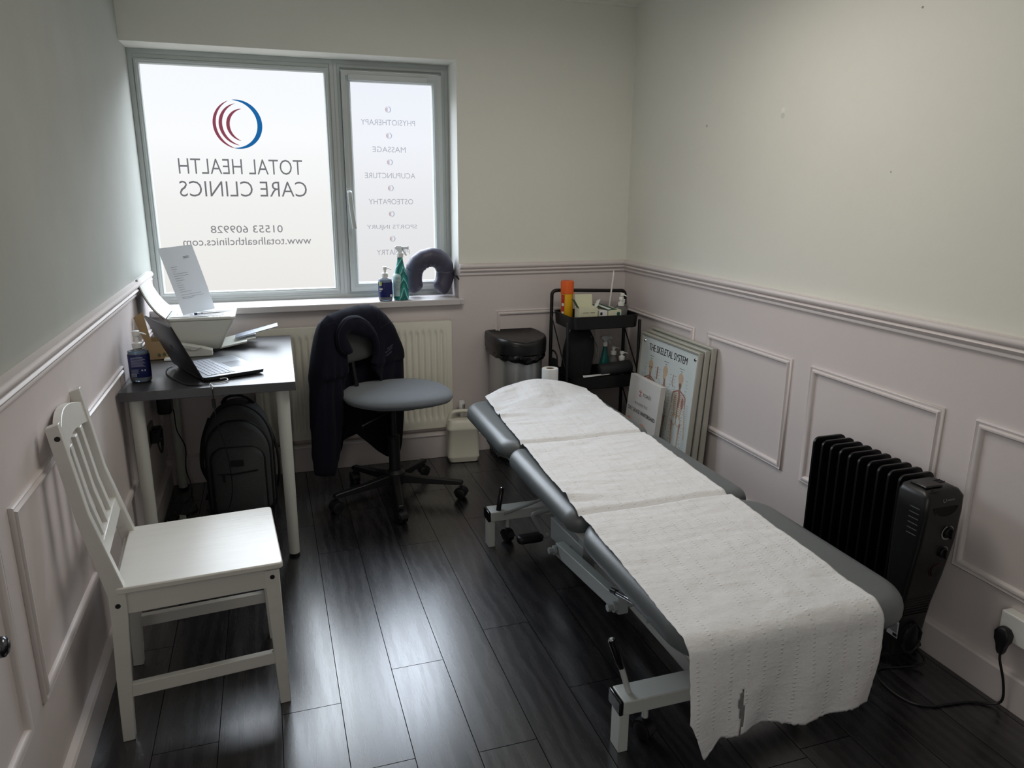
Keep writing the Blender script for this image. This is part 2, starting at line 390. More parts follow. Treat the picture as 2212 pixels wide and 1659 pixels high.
# ------------------------------------------------------------------ window
win = struct(bpy.data.objects.new('window_1', None)); COL.objects.link(win)
FB, FT = WT-.004, WH
def frame_ring(x0, x1, z0, z1, prof):
    """prof: list of (inset, y)"""
    mb = MB()
    mb.loft([[Vector((x0+d, y, z0+d)), Vector((x1-d, y, z0+d)), Vector((x1-d, y, z1-d)), Vector((x0+d, y, z1-d))] for d, y in prof], cap=False); return mb
def frame_part(name, x0, x1, z0, z1, w, y, dep=.05, steps=True):
    p = [(0, y+dep), (0, y), (w*.45, y-.0), (w*.5, y+.004), (w*.85, y+.006), (w*.9, y+.012), (w, y+.016), (w, y+dep)]
    return frame_ring(x0, x1, z0, z1, p+[p[0]])
mb = MB()
y = .185
XM0, XM1 = .888, .966
# outer frame members with stepped glazing beads
for (x0, x1, z0, z1) in ((.0, .930, FB, FT), (.926, WX, FB, FT)):
    f = frame_part('', x0, x1, z0, z1, .040 if x0 > .5 else .046, y, .06); mb.add(f.v, f.f)
mb.box(.0, WX, .205, .24, FT-.045, FT); mb.box(0, WX, .205, .24, FB, FB+.05); mb.box(0, .04, .2, .24, FB, FT); mb.box(WX-.04, WX, .2, .24, FB, FT); mb.box(.895, .96, .2, .24, FB, FT)
mb.build('window_frame', M_UPVC, win, bevel=.0015)
# bead of the fixed pane
fb = frame_part('', .026, .902, FB+.038, FT-.042, .022, .180, .03)
fb.build('glazing_bead', M_UPVC, win, bevel=.0012)
sash = frame_part('', XM1-.004, 1.474, FB+.036, FT-.052, .046, .166, .05).build('sash', M_UPVC, win, bevel=.002)
M_P1 = pane_mat('frosted_daylight_main', (.97, .985, 1.0), 1.0)
M_P2 = pane_mat('frosted_daylight_sash', (.92, .945, 1.0), .9)
MB().add([(.040, .222, .918), (.894, .222, .918), (.894, .222, 2.0), (.040, .222, 2.0)], [(0, 1, 2, 3)]).build('pane', M_P1, win)
MB().add([(.985, .216, .945), (1.425, .216, .945), (1.425, .216, 1.965), (.985, .216, 1.965)], [(0, 1, 2, 3)]).build('pane', M_P2, win)
# trickle vent and handle
vt = MB().box(.995, 1.40, .150, .166, 1.962, 1.992).build('trickle_vent', M_UPVC, win, bevel=.004)
hd = MB(); hd.box(.962, .984, .152, .166, 1.36, 1.44)
hd.tube(crom([(.973, .15, 1.42), (.973, .118, 1.418), (.973, .108, 1.40), (.977, .105, 1.34), (.985, .108, 1.27), (.989, .11, 1.235)], 6), [.013]*6+[.012]*25, 10, flat=.75)
hd.build('window_handle', M_UPVC, win, bevel=.002)
# sill board
struct_s = MB().box(0, WX, -.040, .20, WT-.032, WT).box(WX-.001, WX+.02, -.040, .0, WT-.032, WT).build('window_sill', M_SILL, win, bevel=.004)
# lettering on the film: mirrored, it is read from the street
YT1, YT2 = .2205, .2145
K_INK = film_mat('grey_lettering_film', tuple(.19*c for c in (1, 1.0, 1.08)))
K_INK2 = film_mat('pale_lettering_film', (.52, .53, .57))
K_RED = film_mat('red_logo_film', (.26, .06, .09)); K_BLUE = film_mat('blue_logo_film', (.012, .13, .36))
def wtxt(mb, s, xr, xl, z0, z1, y, off=0.0):
    put_text(mb, s, plane_M((xr, y, z0), (-1, 0, 0), (0, 0, 1)), xr-xl, z1-z0, off)
mb = MB()
wtxt(mb, 'TOTAL HEALTH', .752, .168, 1.503, 1.577, YT1, -.006)
wtxt(mb, 'CARE CLINICS', .767, .162, 1.395, 1.470, YT1, -.006)
mb.build('lettering', K_INK, win, label='thin grey mirrored letters of the clinic name')
K_INK3 = film_mat('mid_grey_lettering_film', (.30, .30, .32))
mb = MB()
wtxt(mb, '01553 609928', .634, .287, 1.216, 1.253, YT1, .004)
wtxt(mb, 'www.totalhealthclinics.com', .773, .153, 1.155, 1.193, YT1, .004)
mb.build('lettering', K_INK3, win, label='small grey mirrored telephone number and web address')
def crescent(mb, cx, cz, R, a0, a1, wmax, y, n=40):
    """arc from a0 to a1, thickest mid-way"""
    vs = []; fs = []
    for i in range(n+1):
        t = i/n; a = math.radians(a0+(a1-a0)*t); w = wmax*math.sin(PI*t)**.8
        for r in (R-w, R): vs.append(Vector((cx+r*math.cos(a), y, cz+r*math.sin(a))))
    for i in range(n): fs.append((2*i, 2*i+1, 2*i+3, 2*i+2))
    mb.add(vs, fs)
def logo(cx, cz, R, y, matr, matb, lab, f=1.0):
    mb = MB(); crescent(mb, cx, cz, R, -105, 100, R*.20*f, y)
    a = mb.build('logo', matb, win, label='blue crescent of the '+lab)
    mb = MB(); crescent(mb, cx, cz, R, 108, 262, R*.13*f, y); crescent(mb, cx+R*.10, cz, R*.86, 100, 265, R*.14*f, y); crescent(mb, cx+R*.20, cz-R*.02, R*.66, 90, 262, R*.14*f, y)
    mb.build('logo', matr, win, label='red crescents of the '+lab)
logo(.457, 1.740, .115, YT1, K_RED, K_BLUE, 'large round logo')
K_R2 = film_mat('faint_red_film', (.62, .50, .53)); K_B2 = film_mat('faint_blue_film', (.50, .58, .70))
for z in (1.835, 1.706, 1.573, 1.441, 1.307, 1.176): logo(1.200, z, .0155, YT2, K_R2, K_B2, 'small round logo between the service names', 1.7)
mb = MB()
for s, xr, xl, z in (('PHYSIOTHERAPY', 1.339, 1.057, 1.757), ('MASSAGE', 1.286, 1.111, 1.623), ('ACUPUNCTURE', 1.333, 1.066, 1.491), ('OSTEOPATHY', 1.318, 1.080, 1.357), ('SPORTS INJURY', 1.335, 1.065, 1.222), ('PODIATRY', 1.290, 1.112, 1.090)):
    wtxt(mb, s, xr, xl, z, z+.028, YT2, 0.0)
mb.build('lettering', K_INK2, win, label='pale grey mirrored list of clinic services')
# rim around the added ceiling fill lamp, out of view
cl = thing('ceiling_fill_lamp', 'round white rim of an added fill lamp under the ceiling, out of view', 'ceiling light', (1.5, -1.65, CZ-.09))
MB().lathe((0, 0, 0), [(.46, .09), (.47, .03), (.455, .005), (.40, .01), (.40, .09)], 40).build('fill_lamp_rim', M_UPVC, cl, smooth=True)
# ================================================================== DESK
M_DTOP = mat('grey_melamine', (58, 59, 63), .42, var=.06, vs=40, bump=.12, bs=60, spec=1.0, coat=.2)
desk = thing('desk', 'rectangular desk with dark grey top and four white tube legs against the left wall', 'desk', (0.012, -1.035, 0), -.014)
top = MB().box(0, .602, 0, .955, .700, .734).build('tabletop', M_DTOP, desk, bevel=.0015)
M_LEG = mat('white_leg_paint', (200, 202, 196), .35, var=.02)
for (x, y_) in ((.045, .048), (.552, .048), (.045, .905), (.552, .905)):
    l = MB().lathe((x, y_, .012), [(.0205, 0), (.0208, .005), (.0225, .3), (.0245, .66), (.0245, .687)], 24).build('leg', M_LEG, desk, smooth=True)
    MB().lathe((x, y_, 0), [(.019, 0), (.0205, .003), (.0205, .014)], 24).build('foot_cap', M_BLK, l, smooth=True)
# ================================================================== WHITE CHAIR
M_CHW = mat('white_stained_pine', (216, 215, 210), .32, var=.05, vs=5, bump=.22, bs=14, stretch=(1, 9, 9), spec=.7)
ch = thing('wooden_chair', 'white painted wooden chair with slatted back facing right from the left wall', 'chair', (.098, -1.945, 0), .075)
# local: x forward, y across (0 near the camera), widths .375
WD = .378
def rearleg(y0):
    prof = [(-.012, 0), (.018, 0), (.028, .16), (.043, .38), (.044, .44), (-.012, .66), (-.046, .898), (-.075, .888), (-.040, .64), (.003, .43), (.002, .36), (-.006, .2)]
    return MB().prism(prof, y0, y0+.028)
for y0 in (0, WD-.028):
    l = rearleg(y0).build('leg', M_CHW, ch, bevel=.002)
    if y0 == 0:
        for (x, z) in ((.022, .402), (-.052, .862)):
            MB().cyl((x, .002, z), (x, -.0012, z), .0065, 20).build('bolt_hole', M_BLK, l)
for y0 in (.002, WD-.034):
    l = MB().loft([[Vector((x, y_, z)) for (x, y_) in ((a, y0), (a+w_, y0), (a+w_, y0+.030), (a, y0+.030))] for (a, w_, z) in ((.393, .030, 0), (.385, .036, .25), (.380, .040, .425))]).build('leg', M_CHW, ch, bevel=.002)
    if y0 < .1: MB().cyl((.400, y0+.002, .405), (.400, y0-.0012, .405), .0065, 20).build('bolt_hole', M_BLK, l)
# seat
def seat_poly():
    pts = []
    P = [(.018, -.004), (.430, -.014), (.432, WD+.004), (.026, WD+.002)]
    for i, (x, y_) in enumerate(P):
        pv = Vector(P[i-1]); nx = Vector(P[(i+1) % 4]); c = Vector((x, y_)); a = c+(pv-c).normalized()*.014; b = c+(nx-c).normalized()*.014
        for t in (0, .25, .5, .75, 1): pts.append((1-t)**2*a+2*t*(1-t)*c+t*t*b)
    return pts
sp = seat_poly()
MB().loft([[Vector((p.x, p.y, z)) for p in sp] for z in (.434, .452)]).build('seat', M_CHW, ch, bevel=.004, bseg=3)
ap = MB(); ap.box(.03, .39, .006, .024, .372, .434).box(.03, .39, WD-.024, WD-.006, .372, .434).box(.385, .403, .02, WD-.02, .372, .434).box(.012, .03, .02, WD-.02, .372, .434)
ap.build('apron', M_CHW, ch, bevel=.0015)
MB().bar((.015, .014, .146), (.395, .016, .150), .020, .036).build('stretcher', M_CHW, ch, bevel=.0015)
MB().bar((.015, WD-.014, .146), (.395, WD-.018, .150), .020, .036).build('stretcher', M_CHW, ch, bevel=.0015)
# arched top rail, lower rail, three slats in the plane of the leaning back
bz0, bz1 = .44, .898
def backpt(z, d=0):  # centre line of the back posts
    if z > .66: t = (z-.66)/(.89-.66); x = -.026+(-.0605+.026)*t
    else: t = (z-.44)/.22; x = .0235+(-.026-.0235)*t
    return x+d
mb = MB(); rings = []
for i in range(17):
    t = i/16; y_ = .026+(WD-.052)*t; arch = math.sin(PI*t)
    zt = .858+.030*arch; zb = .800+.018*arch; bow = -.010*arch
    rings.append([Vector((backpt(zb)+.010+bow, y_, zb)), Vector((backpt(zt)+.010+bow, y_, zt)), Vector((backpt(zt)-.010+bow, y_, zt)), Vector((backpt(zb)-.010+bow, y_, zb))])
mb.loft(rings).build('top_rail', M_CHW, ch, bevel=.0015)
MB().loft([[Vector((backpt(.525)+.009, y_, .525)), Vector((backpt(.565)+.009, y_, .565)), Vector((backpt(.565)-.009, y_, .565)), Vector((backpt(.525)-.009, y_, .525))] for y_ in (.026, WD-.026)]).build('lower_rail', M_CHW, ch, bevel=.0015)
for y_ in (.105, .189, .273):
    MB().loft([[Vector((backpt(z)+a, y_+b, z)) for a, b in ((-.006, -.014), (.006, -.014), (.006, .014), (-.006, .014))] for z in (.562, .66, .812)]).build('back_slat', M_CHW, ch, bevel=.0015)
# ================================================================== TREATMENT COUCH
M_VINYL = mat('grey_vinyl', (84, 90, 92), .42, var=.06, vs=5, bump=.2, bs=420, spec=1.0)
cx0, cx1 = 1.345, 1.985
cch = thing('treatment_couch', 'low grey padded treatment couch in three sections on a cream steel frame', 'treatment couch', (1.66, -1.70, 0))
def cushion(y0, y1, r, name, rnear=None, puff=.006, z0=.432, z1=.503, hx=None):
    hx = hx or (cx1-cx0)/2; hy = (y1-y0)/2; cy = (y0+y1)/2
    rings = slab_rings(hx, hy, r, z0, z1, .024, .040, n=10, k=6)
    last = rings[-1]
    for f in (.93, .8, .6, .35, .1): rings.append([Vector((v.x*f, v.y*f, z1+puff*(1-f*f))) for v in last])
    mb = MB(); mb.loft(rings)
    ox = (cx0+cx1)/2
    mb.v = [(v[0]+ox, v[1]+cy, v[2]) for v in mb.v]
    return mb.build(name, M_VINYL, cch, world=True, smooth=True, angle=70)
cushion(-1.354, -.70, .10, 'head_cushion')
cushion(-1.992, -1.360, .055, 'middle_cushion')
cushion(-2.672, -1.998, .12, 'foot_cushion')
fr = MB()
for x in (1.425, 1.905):
    fr.box(x-.015, x+.015, -2.58, -2.02, .385, .425).box(x-.015, x+.015, -1.96, -1.38, .385, .425).box(x-.015, x+.015, -1.32, -.80, .385, .425)
for y_ in (-2.56, -2.03, -1.96, -1.39, -1.32, -.83): fr.box(1.43, 1.90, y_-.015, y_+.015, .387, .423)
fr.box(1.40, 1.93, -2.58, -2.05, .425, .434).box(1.40, 1.93, -1.96, -1.38, .425, .434).box(1.40, 1.93, -1.31, -.76, .425, .434)
fr.build('upper_frame', M_STEELW, cch, world=True, bevel=.002)
# floor frame: two cross beams with end caps, spine, legs
for (y0, nm) in ((-2.388, 'n'), (-1.176, 'f')):
    b = MB().box(1.342, 1.972, y0, y0+.072, .114, .155).build('cross_beam', M_STEELW, cch, world=True, bevel=.003)
    for x in (1.330, 1.972):
        MB().box(x, x+.012, y0+.001, y0+.071, .113, .156).build('end_cap', M_BLKG, b, world=True, bevel=.004)
    for x in (1.342, 1.932):
        MB().box(x-.010, x+.018, y0+.003, y0+.052, 0, .114).build('leg', M_STEELW, cch, world=True, bevel=.002)
    for x in (1.425, 1.905):
        MB().cyl((x, y0+.036, .066), (x, y0+.036, .114), .009, 14).build('castor_stem', M_STEELW, cch, world=True, smooth=True)
        castor(cch, (x-1.66, y0+.036+1.70, 0), .026, .034, .4)
MB().box(1.625, 1.695, -2.32, -1.17, .070, .112).build('spine', M_STEELW, cch, world=True, bevel=.003)
# lift arms
def arm(x, name='lift_arm'):
    a = MB().bar((x, -1.60, .185), (x, -2.105, .245), .034, .050).build(name, M_STEELG, cch, world=True, bevel=.003)
    for (y_, z) in ((-1.612, .188), (-2.095, .243)):
        m2 = MB(); m2.cyl((x-.045, y_, z), (x+.05, y_, z), .009, 14); m2.cyl((x-.030, y_, z), (x-.020, y_, z), .017, 20); m2.cyl((x-.048, y_, z), (x-.038, y_, z), .012, 6)
        m2.build('pivot_bolt', M_STEELG, a, world=True, smooth=True)
arm(1.475); arm(1.845)
lk = MB(); lk.bar((1.535, -1.41, .175), (1.535, -1.72, .195), .045, .085); lk.bar((1.785, -1.395, .115), (1.785, -1.71, .205), .04, .07)
lk.bar((1.535, -1.66, .33), (1.535, -2.20, .375), .030, .055); lk.bar((1.785, -1.66, .33), (1.785, -2.20, .375), .030, .055)
lk.box(1.56, 1.76, -1.43, -1.37, .10, .16); lk.box(1.515, 1.555, -2.14, -2.05, .23, .40); lk.box(1.765, 1.805, -2.14, -2.05, .23, .40); lk.box(1.515, 1.805, -1.72, -1.67, .17, .38)
lk.build('lift_linkage', M_STEELG, cch, world=True, bevel=.003)
MB().cyl((1.62, -1.45, .16), (1.64, -2.10, .33), .022, 20).build('gas_strut', M_BLK, cch, world=True, smooth=True)
# foot pedal crank
pd = MB().tube(crom([(1.60, -1.30, .200), (1.50, -1.30, .190), (1.480, -1.30, .180), (1.492, -1.30, .150), (1.528, -1.30, .088), (1.545, -1.30, .084)], 6), .0095, 12).build('pedal_crank', M_STEELG, cch, world=True, smooth=True)
r_ = slab_rings(.056, .024, .022, -.016, .016, .012, .012, 5, 4)
m2 = MB(); m2.loft(r_); m2.v = [(v[0]+1.468, v[1]-1.30, v[2]+.083) for v in m2.v]
m2.build('foot_pedal', M_BLK, pd, world=True, smooth=True)
def lever(pts, rm, n, rk=.0105):
    l = MB().tube(pts, .008, 14).build('lever', M_STEELW, cch, world=True, smooth=True)
    a, b = Vector(pts[-2]), Vector(pts[-1]); d = (b-a).normalized()
    MB().tube([b-d*.095, b-d*.093, b-d*.004, b], [rk*.9, rk, rk, rk*.8], 16).build('lever_grip', M_BLKG, l, world=True, smooth=True)
    MB().tube([b-d*.001, b+d*.003], [rk*.8, rk*.4], 16).build('lever_tip', M_CHROME, l, world=True, smooth=True)
lever([(1.373, -2.352, .150), (1.352, -2.352, .22), (1.315, -2.352, .325)], M_BLK, 0)
lever([(1.380, -1.160, .11), (1.386, -1.150, .18), (1.402, -1.135, .242)], M_BLK, 0)
MB().tube([(1.395, -1.178, .145), (1.50, -1.185, .175), (1.62, -1.20, .22)], .0065, 12).build('link_rod', M_STEELG, cch, world=True, smooth=True)
sl = MB().tube(crom([(1.440, -2.115, .305), (1.442, -2.20, .328), (1.448, -2.245, .336), (1.475, -2.25, .336)], 6), .0062, 12).build('side_lever', M_CHROME, cch, world=True, smooth=True)
MB().tube([(1.4395, -2.095, .2995), (1.4405, -2.125, .308)], .0085, 14).build('lever_cap', M_BLK, sl, world=True, smooth=True)
MB().box(1.465, 1.478, -2.262, -2.238, .285, .385).build('lever_bracket', M_STEELG, cch, world=True, bevel=.002)
MB().tube(crom([(1.48, -.815, .385), (1.44, -.822, .366), (1.422, -.845, .361), (1.418, -.90, .357), (1.420, -1.03, .344)], 6), .006, 12).build('head_release_handle', M_CHROME, cch, world=True, smooth=True)
# ------------------------------------------------------------------ paper over the couch
def paper_mat():
    m, t, b = base('embossed_couch_paper')
    uv = t.node('ShaderNodeUVMap').outputs[0]
    sep = t.node('ShaderNodeSeparateXYZ'); t.l.new(uv, sep.inputs[0])
    tc = t.node('ShaderNodeTexCoord').outputs['Object']
    # rows of short embossed dashes running along the roll
    rows = t.math('FRACT', t.math('ADD', t.math('MULTIPLY', sep.outputs[0], 12), t.math('MULTIPLY', t.noise(tc, 3), .12)))
    rd_ = t.math('DIVIDE', t.math('SUBTRACT', rows, .5), .10)
    rr = t.math('MAXIMUM', 0, t.math('SUBTRACT', 1, t.math('MULTIPLY', rd_, rd_)))
    dash = t.math('MAXIMUM', 0, t.math('SINE', t.math('MULTIPLY', sep.outputs[1], 2.30/.0105*2*PI)))
    brk = t.math('GREATER_THAN', t.noise(t.scalev(uv, (16, 14, 1)), 1.0, 2), .45)
    mk = t.math('MULTIPLY', t.math('MULTIPLY', rr, dash), brk)
    b.inputs['Base Color'].default_value = (*srgb((214, 214, 216)), 1); b.inputs['Roughness'].default_value = .72
    b.inputs['Subsurface Weight'].default_value = 0
    h1 = t.bump(t.noise(tc, 14, 5, .6), .8, .010)
    h2 = t.bump(t.noise(t.scalev(uv, (2, 26, 1)), 2.0, 4, .6), .5, .006, h1)
    t.l.new(t.bump(mk, 1.0, .0013, h2), b.inputs['Normal'])
    return m
M_CP = paper_mat()
def couch_top(x, y_):
    """height of the cushion tops under the paper"""
    z = .5115
    for yb in (-1.357, -1.995):
        z -= .013*math.exp(-((y_-yb)/.014)**2)
    return z
def paper_fn(u, v):
    L = 2.30; s = v*L   # s from far end
    sk = .115*(1-min(1, s/2.0))
    yy = -.655-s-.075*(2*u-1)**2*max(0, 1-s/.5)
    r = .045; yend = -2.635
    xl = 1.333+sk*.98; xr = 1.848+sk*.88; x = xl+(xr-xl)*u
    wr = noise.noise(Vector((x*4, s*10, 1.3)))*.0050+noise.noise(Vector((x*9, s*38, 4)))*.0022+noise.noise(Vector((x*30, s*50, 2)))*.0008
    wr += .006*max(0, noise.noise(Vector((x*3, s*16, 9))))*math.exp(-((s-.75)/.12)**2)+.005*math.exp(-((s-.30)/.18)**2)*noise.noise(Vector((x*8, s*20, 5)))
    # far end: paper bulges and lifts a little off the table
    z = couch_top(x, yy)+wr+.0035
    far = max(0, 1-s/.34)
    z += .050*far**1.5*math.sin(PI*min(1, max(0, .04+.92*u)))*(1+.35*noise.noise(Vector((x*9, s*6, 2))))
    ang = (u*1.0+s*1.6)
    z += .008*max(0, 1-s/.5)*math.sin(ang*11)*min(1, s*6)
    # ridge folds close to the left edge
    for (s0, w0, h0, u0) in ((.20, .035, .012, .0), (.34, .022, .010, .0), (.46, .016, .006, .0), (1.22, .020, .009, .0), (1.26, .012, -.004, .0)):
        z += h0*math.exp(-((s-s0-.10*u)/w0)**2)*max(0, 1-u*2.4)
    # across waves before the drop
    z += .006*math.exp(-((s-1.88)/.05)**2)*noise.noise(Vector((u*7, 1.2, 3)))
    if yy < yend:
        d = yend-yy
        if d < r*PI/2:
            a = d/r; yy = yend-r*math.sin(a); z = z-r*(1-math.cos(a))
        else:
            e = d-r*PI/2; yy = yend-r-.004*math.sin(e*18)-e*.02; z = z-r-e
            yy -= .016*e/.25*math.sin(u*9+1.0)+.008*e/.25*math.sin(u*21+e*9)+.006*e/.25*noise.noise(Vector((u*6, e*9, 1)))
            x += -.008*e*4*(u-.5)
            # hem torn unevenly
    return (x, yy, z)
def build_paper():
    NU, NV = 110, 380
    prof = [(0, .096), (.03, .071), (.06, .030), (.09, .0), (.13, .016), (.17, .043), (.2, .036), (.27, .033), (.35, .036), (.5, .031), (.6, .027), (.69, .031), (.76, .036), (.85, .040), (.93, .036), (1, .026)]
    def hem(u):
        for i in range(len(prof)-1):
            if prof[i][0] <= u <= prof[i+1][0]:
                t = (u-prof[i][0])/(prof[i+1][0]-prof[i][0]); b = prof[i][1]*(1-t)+prof[i+1][1]*t; break
        else: b = prof[-1][1]
        return b+.004*noise.noise(Vector((u*60, 0, 0)))+.002*noise.noise(Vector((u*190, 3, 0)))
    def remap(u, v):
        # the last stretch is squeezed so that the free edge follows the tear
        L = 2.30
        vend = 1-hem(u)/L*1.15
        v0 = .86
        return v if v < v0 else v0+(v-v0)*(vend-v0)/(1-v0)
    bm = bmesh.new(); uvl = bm.loops.layers.uv.new('UVMap'); V = {}
    for j in range(NV+1):
        for i in range(NU+1):
            u, v = i/NU, j/NV; vv = remap(u, v); p = paper_fn(u, vv)
            w = .0018*noise.noise(Vector((vv*130, u*3, 0))) if i in (0, NU) else 0
            V[i, j] = (bm.verts.new((p[0]+w, p[1], p[2])), (u, vv))
    def hole(u, v):
        s = v*2.30
        return False
    for j in range(NV):
        for i in range(NU):
            # the rip above the hem
            u = (i+.5)/NU; s = remap(u, (j+.5)/NV)*2.30
            if s > 2.135:
                c = .268+.006*math.sin(s*60); w = .0145*math.sin(PI*min(1, (s-2.135)/.115))**.6 if s < 2.238 else .003
                if abs(u-c) < w: continue
            q = [V[i, j], V[i+1, j], V[i+1, j+1], V[i, j+1]]
            f = bm.faces.new([a[0] for a in q]); f.smooth = True
            for lp, a in zip(f.loops, q): lp[uvl].uv = a[1]
    me = bpy.data.meshes.new('couch_paper'); bm.to_mesh(me); bm.free(); me.materials.append(M_CP)
    o = bpy.data.objects.new('couch_paper', me); COL.objects.link(o)
    k = o.modifiers.new('solid', 'SOLIDIFY'); k.thickness = .0005; k.offset = 1
    return o
tag(build_paper(), 'long white embossed paper sheet laid over the treatment couch with a torn hanging end', 'paper sheet')
# ================================================================== OFFICE CHAIR
M_FAB = mat('grey_blue_fabric', (112, 119, 127), .9, var=.22, vs=260, bump=.35, bs=600, sheen=.25)
M_FABD = mat('dark_grey_fabric', (66, 68, 68), .9, var=.18, vs=260, bump=.3, bs=600, sheen=.15)
oc = thing('office_chair', 'grey fabric swivel chair with black five-star base in front of the radiator', 'office chair', (1.058, -.535, 0))
mb = MB(); N = 48; prof = [(.05, .445), (.6, .447), (.85, .452), (.96, .464), (1.0, .480), (.985, .492), (.93, .501), (.8, .507), (.5, .509), (.02, .506)]
rings = []
for (k_, z) in prof:
    R = []
    for i in range(N):
        a = 2*PI*i/N; ex = 2.35
        cxx = math.copysign(abs(math.cos(a))**(2/ex), math.cos(a))*.262*k_; cyy = math.copysign(abs(math.sin(a))**(2/ex), math.sin(a))*.215*k_
        zz = z-.018*max(0, cxx/.26)**3-.006*max(0, -cyy/.2)**2
        R.append(Vector((cxx+.028, cyy+.098, zz+.010)))
    rings.append(R)
mb.loft(rings); rotc = Matrix.Rotation(-.10, 4, 'Z'); mb.v = [tuple(rotc @ Vector(v)) for v in mb.v]
mb.build('seat', M_FAB, oc, smooth=True, angle=80)
MB().box(-.08, .10, .0, .16, .425, .447).build('seat_plate', M_BLK, oc, bevel=.006)
MB().lathe((0, .035, 0), [(.027, .09), (.027, .29), (.029, .292), (.029, .30), (.014, .302), (.014, .43)], 24).build('gas_column', M_BLK, oc, smooth=True)
bs = MB().lathe((0, .035, 0), [(.02, .055), (.045, .06), (.05, .09), (.048, .115), (.03, .128)], 28)
bs.build('base_hub', M_BLK, oc, smooth=True)
wheels = [(1.350, -.643), (1.027, -.835), (.765, -.633), (.886, -.291), (1.238, -.301)]
for (wx, wy) in wheels:
    lx, ly = wx-1.058, wy+.535; d = Vector((lx, ly-.035, 0)); L = d.length; d.normalize(); sN = Vector((-d.y, d.x, 0)); a = Vector((0, .035, 0))
    m2 = MB(); rings = []
    for t, w, z0, z1 in ((.03, .024, .066, .112), (.5, .019, .068, .098), (.97, .016, .070, .092), (1.03, .015, .072, .088)):
        p = a+d*L*t; rings.append([p-sN*w+Vector((0, 0, z0)), p+sN*w+Vector((0, 0, z0)), p+sN*w*.8+Vector((0, 0, z1)), p-sN*w*.8+Vector((0, 0, z1))])
    m2.loft(rings).build('base_arm', M_BLK, oc, bevel=.004)
    castor(oc, (lx, ly, 0), .026, .046, random.uniform(0, 3))
MB().tube([(.0, .03, .432), (-.06, -.02, .42), (-.16, -.08, .395)], .0045, 10).build('height_lever', M_BLK, oc, smooth=True)
MB().tube(crom([(-.02, .10, .435), (-.10, .155, .435), (-.135, .178, .47), (-.150, .185, .56), (-.165, .19, .70)], 6), .013, 12, flat=.6).build('back_stem', M_BLK, oc, smooth=True)
# backrest in its own tilted plane
D1, N1 = Vector((.76, .65, 0)), Vector((.65, -.76, 0))
BO = Vector((.92, -.35, 0))
def bp(s, n, z): return BO+D1*s+N1*n+Vector((0, 0, z))
mb = MB(); rings = []
for n_, e in ((-.036, .035), (-.042, .012), (-.034, 0), (-.012, 0), (.0, .008), (.006, .03), (.007, .08)):
    rings.append([bp(x-.01, n_+.012*((x)/.2)**2, z+.752) for (x, z) in rrect(.160-e, .115-e, .085, 8)])
mb.loft(rings).build('backrest', M_FABD, oc, world=True, smooth=True, angle=70)
# ------------------------------------------------------------------ jacket on the chair back
M_NAVY = mat('navy_fleece', (16, 17, 30), .95, var=.25, vs=18, bump=.25, bs=300, spec=.2, sheen=.03)
M_NAVY2 = mat('navy_seam', (30, 31, 46), .95, var=.2, vs=18)
jk = thing('jacket', 'dark navy fleece jacket draped over the back of the office chair', 'jacket', (.92, -.35, 0))
sil_t = [(-.300, .34), (-.285, .52), (-.265, .66), (-.240, .763), (-.222, .82), (-.206, .854), (-.166, .881), (-.079, .895), (.033, .902), (.11, .896), (.157, .882), (.205, .845), (.252, .795), (.299, .698), (.325, .63), (.338, .575)]
sil_b = [(-.300, .155), (-.253, .135), (-.193, .120), (-.161, .20), (-.114, .222), (-.10, .263), (-.05, .268), (-.006, .272), (.03, .24), (.098, .18), (.15, .13), (.204, .090), (.276, .088), (.300, .27), (.325, .505), (.338, .56)]
def interp(tab, s):
    if s <= tab[0][0]: return tab[0][1]
    for a, b in zip(tab, tab[1:]):
        if a[0] <= s <= b[0]: t = (s-a[0])/(b[0]-a[0]); return a[1]*(1-t)+b[1]*t
    return tab[-1][1]
NS, NZ = 90, 60
def jpt(i, j, side):
    s = -.300+.638*i/NS; zt, zb = interp(sil_t, s), interp(sil_b, s); t = j/NZ; z = zt+(zb-zt)*t
    edge = min(i/9, (NS-i)/9, 1); top_ = min(1, t*8); bot = min(1, (1-t)*10)
    th = .050*math.sqrt(max(0, edge*(2-edge)))*math.sqrt(max(0, top_*(2-top_)))*(.30+.70*math.sqrt(bot))
    if z < .60: th *= .75
    fold = (.010*math.sin(s*52+noise.noise(Vector((s*4, z*2.2, 0)))*4)*min(1, t*2.5)*bot+.010*noise.noise(Vector((s*12, z*5, side*3))))*edge*top_*min(1, max(.15, (.80-z)*6))
    wob = noise.noise(Vector((z*14, 1, 2)))*.006 if (i < 2 or i > NS-2) else 0
    n = -.012+(th+abs(fold)*.8 if side > 0 else -th*.9+fold*.6)
    return bp(s+wob, n, z)
mb = MB()
F = [[jpt(i, j, 1) for i in range(NS+1)] for j in range(NZ+1)]; B = [[jpt(i, j, -1) for i in range(NS+1)] for j in range(NZ+1)]
vs = [v for r in F for v in r]+[v for r in B for v in r]; off = (NS+1)*(NZ+1); fs = []
idx = lambda i, j: j*(NS+1)+i
def in_opening(i, j):
    s = -.300+.638*(i+.5)/NS; z = F[j][i].z
    if z > .818-.30*(s+.11): return False
    lo_s = -.112 if z > .62 else -.112-.05*(.62-z)/.3
    hi_s = .060 if z > .62 else .060+.14*min(1, (.62-z)/.2)
    return lo_s < s < hi_s
for j in range(NZ):
    for i in range(NS):
        if not in_opening(i, j): fs.append((idx(i, j), idx(i+1, j), idx(i+1, j+1), idx(i, j+1)))
        fs.append((off+idx(i, j), off+idx(i, j+1), off+idx(i+1, j+1), off+idx(i+1, j)))
